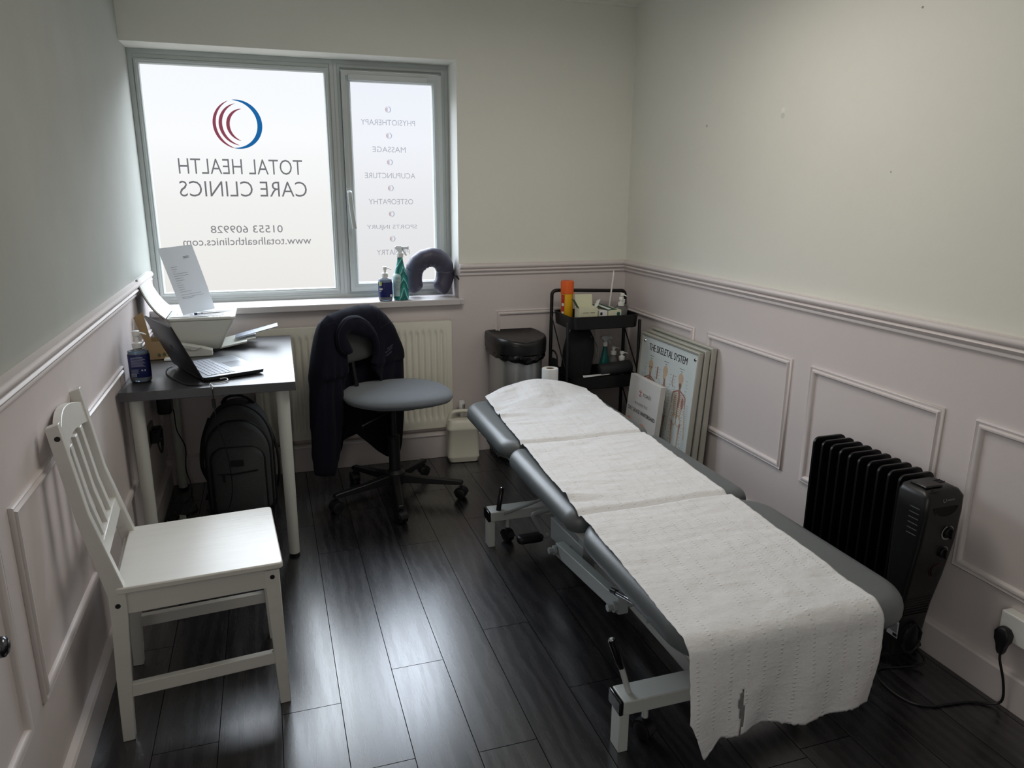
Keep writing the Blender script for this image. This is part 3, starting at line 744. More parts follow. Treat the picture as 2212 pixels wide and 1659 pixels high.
for i in range(NS):
    if not in_opening(i, NZ-1): fs.append((idx(i, NZ), idx(i+1, NZ), off+idx(i+1, NZ), off+idx(i, NZ)))
for j in range(NZ):
    fs.append((idx(0, j), idx(0, j+1), off+idx(0, j+1), off+idx(0, j))); fs.append((idx(NS, j), off+idx(NS, j), off+idx(NS, j+1), idx(NS, j+1)))
for i in range(NS): fs.append((idx(i, 0), off+idx(i, 0), off+idx(i+1, 0), idx(i+1, 0)))
mb.add(vs, fs); body = mb.build('jacket_body', M_NAVY, jk, world=True, smooth=True, angle=80, solid=.004)
def cr2(tab, t):
    P = [Vector((a, 0, b)) for a, b in tab]; n = len(P)-1; x = t*n; i = min(int(x), n-1); f = x-i
    g = lambda k_: P[max(0, min(n, k_))]
    a, b, c_, d = g(i-1), g(i), g(i+1), g(i+2)
    return .5*((2*b)+(c_-a)*f+(2*a-5*b+4*c_-d)*f*f+(3*b-a-3*c_+d)*f**3)
c_out = [(-.135, .700), (-.170, .730), (-.182, .775), (-.172, .822), (-.126, .862), (-.070, .872), (-.015, .860), (.049, .818), (.085, .760), (.098, .690), (.080, .612)]
c_in = [(-.079, .712), (-.088, .735), (-.100, .758), (-.112, .784), (-.090, .796), (-.06, .786), (-.01, .766), (.040, .742), (.060, .710), (.064, .665), (.048, .625)]
def coll(u, v):
    a, b = cr2(c_out, u), cr2(c_in, u); p = a*(1-v)+b*v
    return bp(p.x, .044+.022*math.sin(PI*v)**.7+.004*noise.noise(Vector((p.x*20, p.z*20, 0))), p.z)
MB().grid(coll, 60, 10).build('collar', M_NAVY, jk, world=True, smooth=True, solid=.006)
MB().tube([coll(i/60, .10)+N1*.004 for i in range(61)], .0014, 6).build('collar_seam', M_NAVY2, jk, world=True, smooth=True)
def seam(pts):
    out = []
    for (s, z) in pts:
        i = (s+.300)/.638*NS; zt, zb = interp(sil_t, s), interp(sil_b, s); j = (z-zt)/(zb-zt)*NZ
        out.append(jpt(i, j, 1)+N1*.003)
    MB().tube(crom(out, 6), .0013, 6).build('shoulder_seam', M_NAVY2, jk, world=True, smooth=True)
seam([(-.200, .845), (-.17, .852), (-.14, .838), (-.12, .830)]); seam([(.115, .892), (.122, .860), (.118, .820), (.125, .785)]); seam([(.245, .797), (.20, .80), (.15, .79), (.128, .78)])
mb = MB()
for s_, z_, w_ in ((.145, .655, .055), (.15, .640, .045), (.16, .672, .045)):
    put_text(mb, 'TOTAL HEALTH' if z_ > .65 else 'CARE CLINICS', plane_M(bp(s_, .052, z_), D1+Vector((0, 0, .35)), Vector((0, 0, 1))-D1*.35), w_, .007)
mb.build('embroidery', mat('grey_thread', (110, 112, 125), .8), jk, world=True)
# ================================================================== OIL HEATER
M_HB = mat('black_enamel', (9, 9, 10), .38, var=.1, vs=30, spec=.3)
ht = thing('oil_heater', 'black oil filled radiator heater with ten fins standing by the right wall', 'heater', (2.36, -2.1, 0), .0)
H0, H1 = 2.302, 2.434
for k_ in range(10):
    y_ = -1.875-k_*.0413
    mb = MB()
    R = []
    for (e, dy) in ((.006, -.006), (0, -.004), (0, .004), (.006, .006)):
        R.append([Vector((x, y_+dy, z)) for (x, z) in rrect((H1-H0)/2-e, .2675-e, .022, 6, (H0+H1)/2, .3475)])
    mb.loft(R)
    # oil channels pressed into the fin
    R = [[Vector((x, y_+dy, z)) for (x, z) in rrect(.040-e, .225-e, .02, 5, (H0+H1)/2, .335)] for (e, dy) in ((.012, -.0155), (0, -.010), (0, .010), (.012, .0155))]
    mb.loft(R)
    fo = mb.build('fin', M_HB, ht, world=True, smooth=True, angle=50)
for z in (.545, .14): MB().cyl(((H0+H1)/2, -1.87, z), ((H0+H1)/2, -2.26, z), .018, 16).build('oil_pipe', M_HB, ht, world=True, smooth=True)
# control housing: lofted upwards, front face sweeping back towards the bottom
M_HP = mat('black_satin_plastic', (20, 20, 21), .36, var=.1, vs=40, bump=.06, bs=500)
R = []
for (z, yf, hx, e) in ((.045, -2.322, .055, .004), (.12, -2.322, .060, 0), (.22, -2.332, .064, 0), (.32, -2.350, .069, 0), (.44, -2.368, .072, 0), (.54, -2.375, .072, 0), (.588, -2.374, .071, 0), (.604, -2.366, .067, .004), (.611, -2.352, .060, .012)):
    yb = -2.262; R.append([Vector((x, y_, z)) for (x, y_) in rrect(hx-e, (yb-yf)/2-e, .016, 5, 2.352, (yb+yf)/2)])
hs_ = MB().loft(R).build('control_housing', M_HP, ht, world=True, smooth=True, angle=60)
MB().box(2.300, 2.365, -2.345, -2.285, .611, .618).build('humidifier_lid', M_HP, hs_, world=True, bevel=.004)
mb, mb2 = MB(), MB()
for i in range(3):
    mb.box(2.305, 2.335, -2.358-.004*i, -2.3565-.004*i, .6095, .6125); mb2.box(2.372, 2.402, -2.30-.008*i, -2.2975-.008*i, .610, .6125)
for m_ in (mb, mb2): m_.build('top_vent', M_BLK, hs_, world=True)
M_SLOT = mat('slot_metal', (120, 122, 125), .4, .6)
mb = MB()
for i in range(6): mb.box(2.2795, 2.2835, -2.352, -2.318, .552-i*.0165, .5545-i*.0165)
mb.build('side_vent', M_SLOT, hs_, world=True, label='row of six slots with a metallic glint')
def fz(z):   # front face y at height z
    t = [(.045, -2.322), (.22, -2.332), (.32, -2.350), (.44, -2.368), (.54, -2.375), (.588, -2.374)]
    return interp(t, z)
def arc_on_front(mb, cx_, cz_, R_, a0, a1, w, n=30, dy=-.0012):
    vs = []; fs = []
    for i in range(n+1):
        a = math.radians(a0+(a1-a0)*i/n)
        for r in (R_-w/2, R_+w/2):
            x, z = cx_+r*math.cos(a), cz_+r*math.sin(a); vs.append((x, fz(z)+dy, z))
    for i in range(n): fs.append((2*i, 2*i+1, 2*i+3, 2*i+2))
    mb.add(vs, fs)
M_MARK = mat('pale_print', (150, 152, 155), .5); M_REDM = mat('red_brown_print', (88, 42, 44), .5); M_DIMM = mat('dim_print', (85, 86, 88), .5)
for (cz_, r, lab) in ((.476, .017, 'upper round control knob'), (.408, .0155, 'lower round control knob')):
    f0 = fz(cz_); kb = MB().tube([(2.379, f0+.002, cz_), (2.379, f0-.008, cz_), (2.379, f0-.010, cz_)], [r, r*.95, r*.8], 24)
    kb.box(2.3765, 2.3815, f0-.018, f0-.008, cz_-r*.85, cz_+r*.85)
    kb.build('control_knob', M_HP, ht, world=True, smooth=True, label=lab)
mb = MB(); arc_on_front(mb, 2.379, .476, .0215, 110, 330, .004); arc_on_front(mb, 2.379, .476, .0205, 20, 80, .0025); mb.build('knob_scale', M_MARK, ht, world=True)
mb = MB(); arc_on_front(mb, 2.379, .408, .020, 10, 85, .0022); mb.build('knob_scale', M_MARK, ht, world=True)
mb = MB().tube([(2.377, fz(.343)+.004, .343), (2.377, fz(.343)-.006, .343), (2.377, fz(.343)-.008, .343)], [.022, .021, .014], 26)
td = mb.build('timer_dial', M_HP, ht, world=True, smooth=True)
mb = MB(); arc_on_front(mb, 2.377, .343, .0225, 0, 360, .003, dy=-.002); mb.build('timer_ring', M_REDM, td, world=True)
mb = MB()
for i in range(13): arc_on_front(mb, 2.377, .343, .029, 20+i*15, 22.5+i*15, .004, 1)
mb.build('timer_scale', M_DIMM, td, world=True)
mb = MB(); arc_on_front(mb, 2.343, .583, .0055, -230, 50, .0018)
put_text(mb, 'PUREMATE', plane_M((2.353, fz(.583)-.0012, .580), (1, 0, 0), (0, 0, 1)), .026, .0055)
mb.build('logo', M_MARK, ht, world=True)
# grip recess
vs = [(2.352+.042*math.cos(PI+PI*i/20), fz(.55)-.0008, .562+.028*math.sin(PI+PI*i/20)) for i in range(21)]
MB().add(vs, [tuple(range(21))]).build('grip_recess', mat('recess_black', (3, 3, 3), .8), ht, world=True)
mb = MB(); mb.tube([(2.352+.044*math.cos(PI+PI*i/20), fz(.55)-.001, .562+.030*math.sin(PI+PI*i/20)) for i in range(21)], .0018, 8)
mb.build('grip_lip', M_HP, ht, world=True, smooth=True)
mb = MB()
for i in range(7): mb.box(2.305, 2.400, fz(.245-i*.010)-.0015, fz(.245-i*.010)+.004, .245-i*.010, .2485-i*.010)
mb.build('lower_louvre', M_HP, ht, world=True)
st_ = MB().box(2.2895, 2.291, -2.335, -2.295, .118, .172); st_.build('rating_label', mat('grey_label', (150, 152, 158), .5), ht, world=True)
mb = MB()
for i in range(7): mb.box(2.2888, 2.2895, -2.331, -2.306+.003*(i % 3), .163-i*.0045, .1645-i*.0045)
mb.box(2.2888, 2.2895, -2.333, -2.318, .122, .131)
mb.build('label_print', M_BLK, ht, world=True)
for y_ in (-1.92, -2.26):
    MB().bar((2.285, y_, .062), (2.450, y_, .062), .035, .010).build('foot_bar', M_HB, ht, world=True, bevel=.003)
    for x in (2.295, 2.440): castor(ht, (x-2.36, y_+2.1, 0), .022, .022, .2)
MB().tube([(2.352+.034*math.cos(t*.6), -2.330-.003*(t % 3), .105+.05*math.sin(t*.6)) for t in range(0, 34)], .0036, 8).build('cord_coil', M_BLK, ht, world=True, smooth=True)
cord = crom([(2.38, -2.325, .07), (2.40, -2.35, .02), (2.33, -2.33, .006), (2.262, -2.315, .0045), (2.228, -2.345, .0045), (2.214, -2.405, .0045), (2.225, -2.462, .0045), (2.27, -2.498, .0045), (2.335, -2.508, .0045), (2.40, -2.520, .0045), (2.447, -2.548, .008), (2.462, -2.562, .03), (2.458, -2.556, .09), (2.445, -2.545, .150), (2.447, -2.541, .175)], 8)
MB().tube(cord, .0036, 10).build('power_cord', M_BLK, ht, world=True, smooth=True)
pl = MB(); R = []
for (z, w, d) in ((.172, .008, .008), (.180, .011, .010), (.200, .014, .012), (.214, .020, .014), (.236, .022, .014), (.250, .014, .012), (.254, .008, .008)):
    R.append([Vector((2.446+x, -2.541+y_, z)) for (x, y_) in rrect(d, w, .006, 4)])
pl.loft(R).build('mains_plug', M_BLK, ht, world=True, smooth=True, angle=60)
sk = thing('wall_socket', 'white double mains socket box low on the right wall', 'socket', (2.4975, -2.585, .25))
MB().box(-.037, 0, -.073, .073, -.040, .042).build('socket_box', M_WHITEP, sk, bevel=.004)
# ================================================================== RADIATOR
M_RAD = mat('cream_radiator_enamel', (228, 225, 212), .35, var=.03, vs=6)
rd = thing('wall_radiator', 'long cream ribbed panel radiator under the window sill', 'radiator', (.95, 0, .17))
rx0, rx1, rz0, rz1 = .44, 1.458, .165, .757
RY = -.046
mb = MB()
def rib(u, v):
    x = rx0+(rx1-rx0)*u; z = rz0+(rz1-rz0)*v; pitch = .0333
    ph = ((x-rx0-.030) % pitch)/pitch; zz = min((z-rz0-.045)/.02, (rz1-.045-z)/.02, 1); inx = min((x-rx0-.028)/.003, (rx1-.028-x)/.003, 1)
    amp = .009*max(0, zz)*max(0, inx); w = min(1, max(0, 1.75*(1-abs(ph-.5)*2)-.25)); return (x, RY+amp*(1-w)*1.0, z)
mb.grid(rib, 360, 44)
mb.build('ribbed_panel', M_RAD, rd, world=True, smooth=True, angle=60)
mb = MB(); mb.box(rx0, rx1, RY+.002, -.012, rz0, rz0+.012).box(rx0, rx1, RY+.002, -.012, rz1-.008, rz1).box(rx0, rx0+.006, RY+.002, -.012, rz0, rz1).box(rx1-.006, rx1, RY+.002, -.012, rz0, rz1).box(rx0, rx1, -.016, -.012, rz0, rz1)
mb.build('radiator_casing', M_RAD, rd, world=True, bevel=.003)
tv = MB().lathe((1.508, -.045, .215), [(.010, 0), (.012, .02), (.0185, .03), (.0185, .085), (.015, .092)], 22).build('thermostatic_valve', M_WHITEP, rd, world=True, smooth=True)
mb = MB()
for i in range(3): mb.box(1.509+i*.005, 1.511+i*.005, -.0655, -.0625, .265, .292)
mb.build('valve_slot', M_BLK, tv, world=True)
mb = MB(); mb.cyl((1.508, -.045, .215), (1.508, -.045, .0), .0075, 12); mb.cyl((1.455, -.035, .205), (1.510, -.045, .205), .009, 12)
mb.build('valve_pipe', M_CHROME, rd, world=True, smooth=True)
# ================================================================== DRUM (jerrycan)
M_CAN = mat('translucent_white_hdpe', (216, 214, 200), .42, var=.04, vs=14, bump=.05, bs=80)
jc = thing('plastic_jerrycan', 'cream white plastic jerrycan with moulded handle on the floor beside the radiator', 'jerrycan', (1.488, -.138, 0), -.10)
R = []
for (z, hx, hy, r) in ((0, .070, .040, .018), (.004, .080, .049, .022), (.026, .086, .053, .024), (.033, .088, .054, .024), (.037, .0855, .0525, .024), (.180, .0855, .0525, .024), (.184, .088, .054, .024), (.192, .088, .054, .022), (.200, .084, .051, .022)):
    R.append([Vector((x, y_, z)) for (x, y_) in rrect(hx, hy, r, 5)])
for (z, hx, hy, ox) in ((.222, .074, .044, -.006), (.236, .064, .036, -.012)):
    R.append([Vector((x+ox, y_, z)) for (x, y_) in rrect(hx, hy, .02, 5)])
MB().loft(R).build('can_body', M_CAN, jc, smooth=True, angle=55)
MB().tube(crom([(-.078, 0, .205), (-.070, 0, .245), (-.052, 0, .272), (-.02, 0, .278), (.022, 0, .277), (.045, 0, .262), (.060, 0, .235), (.070, 0, .205)], 6), .014, 12, flat=.8).build('can_handle', M_CAN, jc, smooth=True)
MB().lathe((.052, .018, .225), [(.021, 0), (.022, .004), (.022, .024), (.018, .026)], 26).build('can_cap', M_BLK, jc, smooth=True)
# ================================================================== BIN
M_BIN = mat('brushed_stainless', (205, 207, 208), .36, .8, var=.12, vs=30, stretch=(14, 14, .25))
bn = thing('waste_bin', 'stainless steel half-round waste bin with black lid against the back wall', 'bin', (1.797, -.130, 0))
def dshape(hx, hy, k_=1.0, n=28):
    P = []
    for i in range(n+1):
        a = PI+PI*i/n; P.append((hx*math.copysign(abs(math.cos(a))**.75, math.cos(a)), -.0+(hy*1.30)*math.copysign(abs(math.sin(a))**.85, math.sin(a))))
    P += [(hx, .5*hy), (hx*.95, hy*.95), (hx*.5, hy), (0, hy), (-hx*.5, hy), (-hx*.95, hy*.95), (-hx, .5*hy)]
    return P
MB().loft([[Vector((x, y_, z)) for x, y_ in dshape(.128*k_, .125*k_)] for z, k_ in ((.02, .97), (.03, 1), (.585, 1.0))]).build('bin_body', M_BIN, bn, smooth=True, angle=60)
MB().loft([[Vector((x, y_, z)) for x, y_ in dshape(.125*k_, .122*k_)] for z, k_ in ((0, 1), (.022, 1.0))]).build('bin_base', M_BLK, bn, smooth=True)
M_BAG = mat('black_bin_liner', (14, 14, 16), .22, var=.2, vs=30, bump=.5, bs=55)
mb = MB(); R = []
for z, k_ in ((.605, 1.01), (.598, 1.11), (.580, 1.13), (.565, 1.12), (.552, 1.08)):
    R.append([Vector((x*(1+.03*noise.noise(Vector((x*40, z*50, 0)))), y_*(1+.05*noise.noise(Vector((x*50, z*40, 3)))), z+.010*noise.noise(Vector((x*30, y_*30, 7)))+(.02*abs(x)/.13 if z < .57 else 0))) for x, y_ in dshape(.128*k_, .125*k_, n=60)])
mb.loft(R, cap=False).build('bin_liner', M_BAG, bn, smooth=True, solid=.002)
R = []
for z, k_ in ((.598, 1.06), (.602, 1.115), (.650, 1.13), (.676, 1.12), (.686, 1.08), (.689, 1.02), (.684, .96)):
    R.append([Vector((x, y_, z-(.020*(1-min(1, abs(x)/.14))**1 if z > .67 and y_ < 0 else 0))) for x, y_ in dshape(.132*k_, .128*k_)])
for k_ in (.7, .4, .1): R.append([Vector((x, y_, .674-.006*(1-k_))) for x, y_ in dshape(.132*k_, .128*k_)])
MB().loft(R).build('bin_lid', mat('bin_lid_black', (22, 22, 23), .33, var=.1, vs=30), bn, smooth=True, angle=60)
# couch roll
pr = thing('couch_roll', 'tall standing roll of white couch paper between the bin and the trolley', 'paper roll', (1.888, -.405, 0))
MB().lathe((0, 0, 0), [(.02, 0), (.042, 0), (.0425, .002), (.0425, .547), (.041, .550), (.021, .550), (.020, .545), (.020, .52)], 34).build('paper_winding', M_PAPER, pr, smooth=True, angle=50)
MB().lathe((0, 0, .0), [(.0175, .003), (.0205, .004), (.0205, .5495), (.0175, .549), (.0175, .43)], 26).build('cardboard_core', mat('core_card', (150, 128, 96), .8), pr, smooth=True, angle=40)
# ================================================================== TROLLEY
M_TR = mat('matt_black_metal', (17, 17, 19), .45, var=.1, vs=20)
tr = thing('utility_trolley', 'black three-tier metal trolley standing in the back right corner', 'trolley', (2.20, -.235, 0))
TX0, TX1, TY0, TY1 = 2.018, 2.410, -.368, -.098
def tray(z0, z1, name='tray'):
    t = .0025; mb = MB(); hx, hy = (TX1-TX0)/2, (TY1-TY0)/2; cx_, cy_ = (TX0+TX1)/2, (TY0+TY1)/2
    def rg(d, z): return [Vector((x, y_, z)) for x, y_ in rrect(hx-d, hy-d, .035, 6, cx_, cy_)]
    mb.loft([rg(.008, z0), rg(.004, z0+.004), rg(0, z1-.003), rg(-.003, z1-.002), rg(-.003, z1), rg(.002, z1), rg(.005, z0+.006), rg(.012, z0+.004)])
    return mb.build(name, M_TR, tr, world=True, smooth=True, angle=40)
tray(.730, .800); tray(.405, .475); tray(.085, .155)
# back legs rise into the handle
MB().tube([(1.998, -.112, .05)]+crom([(2.004, -.112, .86), (2.006, -.112, .893), (2.024, -.112, .907), (2.06, -.112, .908)], 5)+crom([(2.40, -.112, .894), (2.428, -.112, .892), (2.444, -.112, .876), (2.446, -.112, .84)], 5)+[(2.446, -.112, .05)], .0095, 14).build('handle_frame', M_TR, tr, world=True, smooth=True)
for x in (1.992, 2.404):
    MB().box(x-.006, x+.006, -.386, -.368, .05, .775).build('front_post', M_TR, tr, world=True, bevel=.003)
    for (za, zb) in ((.78, .50), (.45, .17)):
        b_ = MB().bar((x+.006, -.125, za), (x+.006, -.358, zb), .003, .010, up=(0, 1, 0)).build('folding_brace', M_TR, tr, world=True)
        MB().cyl((x+.003, -.358, zb), (x+.0115, -.358, zb), .005, 10).build('rivet', M_CHROME, b_, world=True)
for (x, y_) in ((1.998, -.112), (2.44, -.112), (1.992, -.373), (2.404, -.360)): castor(tr, (x-2.20, y_+.235, 0), .022, .02, .5)
M_CARD = mat('cream_carton', (205, 205, 178), .6, var=.04); M_CARDW = mat('white_carton', (220, 220, 216), .55, var=.03); M_GREEN = mat('green_carton_print', (24, 82, 66), .5)
M_YEL = mat('sharps_yellow', (226, 172, 26), .4, var=.04); M_ORG = mat('sharps_orange', (226, 98, 34), .4, var=.04); M_REDL = mat('red_label', (178, 50, 34), .5)
ZT = .7345
sh = thing('sharps_container', 'yellow sharps container with orange lid standing on the trolley top tray', 'sharps bin', (2.065, -.180, ZT))
MB().lathe((0, 0, 0), [(.030, 0), (.032, .004), (.0325, .15), (.0325, .176)], 30).build('container_body', M_YEL, sh, smooth=True)
MB().lathe((0, 0, 0), [(.0345, .165), (.0350, .170), (.0355, .225), (.0340, .232), (.030, .233)], 30).build('container_lid', M_ORG, sh, smooth=True)
mb = MB(); mb.loft([[Vector((.0333*math.cos(a), .0333*math.sin(a), z)) for a in [PI*1.02+i*.09 for i in range(9)]] for z in (.02, .16)], cap=False, closed=False); mb.build('warning_label', M_REDL, sh, solid=.0006)
for z0, z1 in ((.04, .07), (.10, .115)):
    mb = MB(); mb.loft([[Vector((.0339*math.cos(a), .0339*math.sin(a), z)) for a in [PI*1.08+i*.09 for i in range(6)]] for z in (z0, z1)], cap=False, closed=False); mb.build('label_print', M_CARDW, sh, solid=.0004)
MB().tube([(.033, -.01, .172), (.045, -.012, .160), (.041, -.010, .150)], .0016, 8).build('lid_strap', M_YEL, sh, smooth=True)
c1 = thing('medicine_carton', 'open cream carton with green flap raised on the trolley top tray', 'carton', (2.130, -.292, ZT), -.12)
bx = MB(); bx.box(-.050, .050, -.045, .045, 0, .105); bx.build('carton_body', M_CARD, c1, bevel=.001)
MB().bar((-.052, -.02, .105), (-.078, -.02, .150), .05, .002, up=(1, 0, 0)).build('carton_flap', M_GREEN, c1)
MB().bar((.0, .045, .103), (.0, .060, .165), .095, .002, up=(0, 1, 0)).build('carton_flap', M_CARD, c1)
MB().bar((.051, .0, .103), (.070, .010, .140), .06, .002, up=(1, 0, 0)).build('carton_flap', M_CARDW, c1)
mb = MB(); mb.box(-.03, .0, -.0458, -.045, .080, .082).box(.01, .035, -.0458, -.045, .080, .082); mb.build('carton_print', M_BLK, c1)
c2 = thing('small_carton', 'small white carton with dark side between two cream cartons on the trolley', 'carton', (2.207, -.308, ZT), -.05)
MB().box(-.022, .022, -.04, .04, 0, .090).build('carton_body', M_CARDW, c2, bevel=.001)
MB().box(-.018, -.006, -.0408, -.04, .067, .082).box(-.0165, -.0075, -.0412, -.0408, .07, .079).build('carton_print', M_BLK, c2)
c3 = thing('glove_carton', 'flat cream carton with torn dark green top on the trolley top tray', 'carton', (2.268, -.300, ZT), .0)
MB().box(-.037, .037, -.055, .075, 0, .092).build('carton_body', M_CARD, c3, bevel=.001)
MB().bar((-.01, -.05, .0935), (-.05, .085, .106), .06, .0015).build('carton_flap', M_GREEN, c3)
MB().bar((-.028, -.05, .097), (-.065, .06, .112), .022, .0015).build('carton_flap', M_CARDW, c3)
MB().cyl((.020, -.0555, .072), (.020, -.0546, .072), .010, 18).build('carton_print', M_GREEN, c3)
M_CLR = mat('clear_plastic', (232, 236, 236), .12, var=.01, trans=.85, ior=1.3)
M_GEL = mat('clear_gel', (205, 210, 210), .3, var=.02, trans=.4)
def pump_bottle(name, lab, loc, r, h, sx=1, sy=1, liquid=None, lev=.8, label_mat=None, body=None, neck=.014, rz=0, head=.05, pump_mat=None, nozzle=0, lab0=.1, lab1=.78, grp=None):
    t_ = thing(name, lab, 'pump bottle', loc, rz, grp); body = body or M_CLR; pm = pump_mat or M_WHITEP
    MB().lathe((0, 0, 0), [(r*.80, 0), (r*.95, .004), (r, .012), (r, h*.82), (r*.93, h*.90), (r*.68, h*.965), (neck, h), (neck, h+.010)], 32, sx, sy).build('bottle_body', body, t_, smooth=True, angle=60)
    if liquid: MB().lathe((0, 0, .003), [(r*.76, 0), (r*.90, .004), (r*.945, .012), (r*.945, h*lev)], 32, sx, sy).build('liquid', liquid, t_, smooth=True, angle=50)
    if label_mat: MB().lathe((0, 0, 0), [(r*1.004, h*lab0), (r*1.012, h*lab0+.001), (r*1.012, h*lab1), (r*1.004, h*lab1+.001)], 32, sx, sy).build('bottle_label', label_mat, t_, smooth=True, angle=50)
    pu = MB().lathe((0, 0, h+.004), [(neck*1.15, 0), (neck*1.2, .003), (neck*1.2, .018), (neck*.9, .020), (neck*.55, .022), (neck*.5, head*.72), (neck*.85, head*.74), (neck*.85, head), (neck*.6, head+.002)], 22).build('pump', pm, t_, smooth=True, angle=50)
    MB().tube([(0, 0, h+head*.9), (.018*math.cos(nozzle), .018*math.sin(nozzle), h+head*.93), (.034*math.cos(nozzle), .034*math.sin(nozzle), h+head*.82)], [.0048, .004, .003], 10, flat=.8).build('pump_nozzle', pm, pu, smooth=True)
    return t_
pump_bottle('gel_bottle', 'clear gel bottle with blue collar pump, beside the white rod on the trolley', (2.330, -.298, ZT), .037, .100, .95, .8, M_GEL, .6, head=.046, nozzle=-2.0)
MB().lathe((2.330, -.298, ZT+.112), [(.0155, 0), (.0155, .009)], 20).build('blue_collar', mat('blue_collar_plastic', (40, 70, 170), .4), bpy.data.objects['gel_bottle'], world=True, smooth=True)
pump_bottle('lotion_bottle', 'clear lotion bottle with white pump at the right end of the trolley top', (2.372, -.225, ZT), .034, .105, .95, .8, M_GEL, .7, head=.050, nozzle=-1.2)
tag(MB().tube([(2.312, -.175, ZT+.004), (2.340, -.172, 1.00), (2.3405, -.172, 1.015)], [.0045, .0045, .002], 10).build('white_rod', M_WHITEP, None, smooth=True), 'slim white plastic rod standing upright on the trolley', 'rod')
# second tier
ZM = .4095
bg = thing('black_bag', 'slumped black fabric bag filling the left of the trolley middle shelf', 'bag', (2.115, -.235, ZM))
def blob(cx_, cy_, prof, sd, amp, n=30):
    R = []
    for (z, hx, hy, ox, oy) in prof:
        R.append([Vector((cx_+ox+math.cos(2*PI*i/n)*hx*(1+amp*noise.noise(Vector((math.cos(2*PI*i/n)*2, math.sin(2*PI*i/n)*2, z*12+sd)))), cy_+oy+math.sin(2*PI*i/n)*hy*(1+amp*noise.noise(Vector((i*.5, z*9, sd)))), z)) for i in range(n)])
    return MB().loft(R)
M_CLOTHB = mat('black_fabric', (13, 13, 15), .9, var=.2, vs=50, bump=.3, bs=200)
blob(0, 0, [(0, .06, .07, -.01, 0), (.01, .075, .085, -.01, 0), (.10, .082, .09, -.005, 0), (.18, .085, .085, .0, 0), (.25, .08, .07, .01, 0), (.295, .055, .05, .015, 0), (.31, .03, .03, .02, 0)], 1, .25).build('bag_body', M_CLOTHB, bg, smooth=True)
MB().tube(crom([(.05, -.05, .27), (.10, -.03, .20), (.075, -.05, .12)], 6), .002, 6).build('bag_drawstring', M_DIMM, bg, smooth=True)
yr = thing('exercise_mat', 'rolled dark grey mat lying across the front of the trolley middle shelf', 'mat', (2.288, -.325, ZM+.075))
MB().tube([(-.085, 0, .008), (-.080, 0, .009), (.095, .004, .022), (.103, .004, .023)], [.030, .037, .037, .030], 26).build('mat_roll', mat('charcoal_foam', (33, 33, 36), .7, var=.15, vs=40, bump=.2, bs=120), yr, smooth=True, angle=50)
M_TEAL = mat('teal_print', (22, 120, 112), .35, var=.25, vs=14); M_TEALD = mat('dark_teal_print', (14, 82, 78), .35)
def spray(name, lab, loc, h, w, rz=0, detail=True):
    t_ = thing(name, lab, 'spray bottle', loc, rz)
    mb = MB(); R = []
    for (z, hx, hy) in ((0, .80, .6), (.004, .95, .72), (.015, 1, .75), (.30, .98, .72), (.50, .93, .66), (.62, .78, .58), (.80, .50, .44), (.93, .36, .34), (1, .34, .32)):
        z_ = z*h if z > .02 else z; R.append([Vector((math.cos(2*PI*i/32)*hx*w/2, math.sin(2*PI*i/32)*hy*w/2, z_)) for i in range(32)])
    mb.loft(R); bd = mb.build('bottle_body', M_TEALS if detail else M_TEALD, t_, smooth=True, angle=60)
    MB().lathe((0, 0, h), [(w*.20, 0), (w*.21, .003), (w*.21, .020), (w*.16, .023)], 22).build('screw_collar', M_WHITEP, t_, smooth=True)
    tg = MB(); tg.loft([[Vector((x, y_, z)) for (x, y_) in rrect(hx, hy, .004, 3, ox, 0)] for (z, hx, hy, ox) in ((h+.020, .010, .009, 0), (h+.030, .012, .010, 0), (h+.042, .020, .010, -.004), (h+.052, .022, .009, -.006), (h+.058, .012, .006, -.008))])
    tg.box(.010, .038, -.006, .006, h+.040, h+.054); th_ = tg.build('trigger_head', M_CLR2, t_, bevel=.002)
    MB().tube(crom([(.014, 0, h+.042), (.022, 0, h+.028), (.034, 0, h+.008)], 5), .0032, 8, flat=1.4).build('trigger', M_CLR2, th_, smooth=True)
    MB().box(.038, .046, -.008, .008, h+.039, h+.056).build('spray_nozzle', M_CLR2, th_, bevel=.002)
    return t_
def teal_mat():
    m, t, b = base('teal_swirl_print'); tc = t.node('ShaderNodeTexCoord').outputs['Object']
    sp_ = t.node('ShaderNodeSeparateXYZ'); t.l.new(tc, sp_.inputs[0])
    z = sp_.outputs[2]; x = sp_.outputs[0]
    g = t.math('ADD', t.math('MULTIPLY', z, 17), t.math('MULTIPLY', t.math('ABSOLUTE', t.math('SUBTRACT', x, .012)), 34))
    w = t.math('FRACT', t.math('ADD', g, t.math('MULTIPLY', t.noise(tc, 16, 2), 1.1)))
    rp = t.node('ShaderNodeValToRGB'); t.l.new(w, rp.inputs[0]); e = rp.color_ramp.elements
    e[0].position = 0; e[0].color = (*srgb((14, 86, 84)), 1); e[1].position = 1; e[1].color = (*srgb((30, 130, 122)), 1)
    for p_, c_ in ((.42, (22, 118, 112)), (.5, (150, 212, 208)), (.56, (150, 212, 208)), (.62, (36, 148, 146))):
        k2 = e.new(p_); k2.color = (*srgb(c_), 1)
    t.l.new(rp.outputs[0], b.inputs['Base Color']); b.inputs['Roughness'].default_value = .3
    return m
M_TEALS = teal_mat(); M_CLR2 = mat('frosted_clear_plastic', (225, 230, 232), .25, var=.01, trans=.55, ior=1.3)
spray('disinfectant_spray', 'green spray bottle standing at the back of the trolley middle shelf', (2.275, -.235, ZM), .20, .065, 0, False)
pump_bottle('small_pump_bottle', 'small clear pump bottle behind the rolled mat, nearer the green spray bottle', (2.338, -.215, ZM), .022, .14, 1, 1, M_GEL, .7, head=.045, nozzle=0)
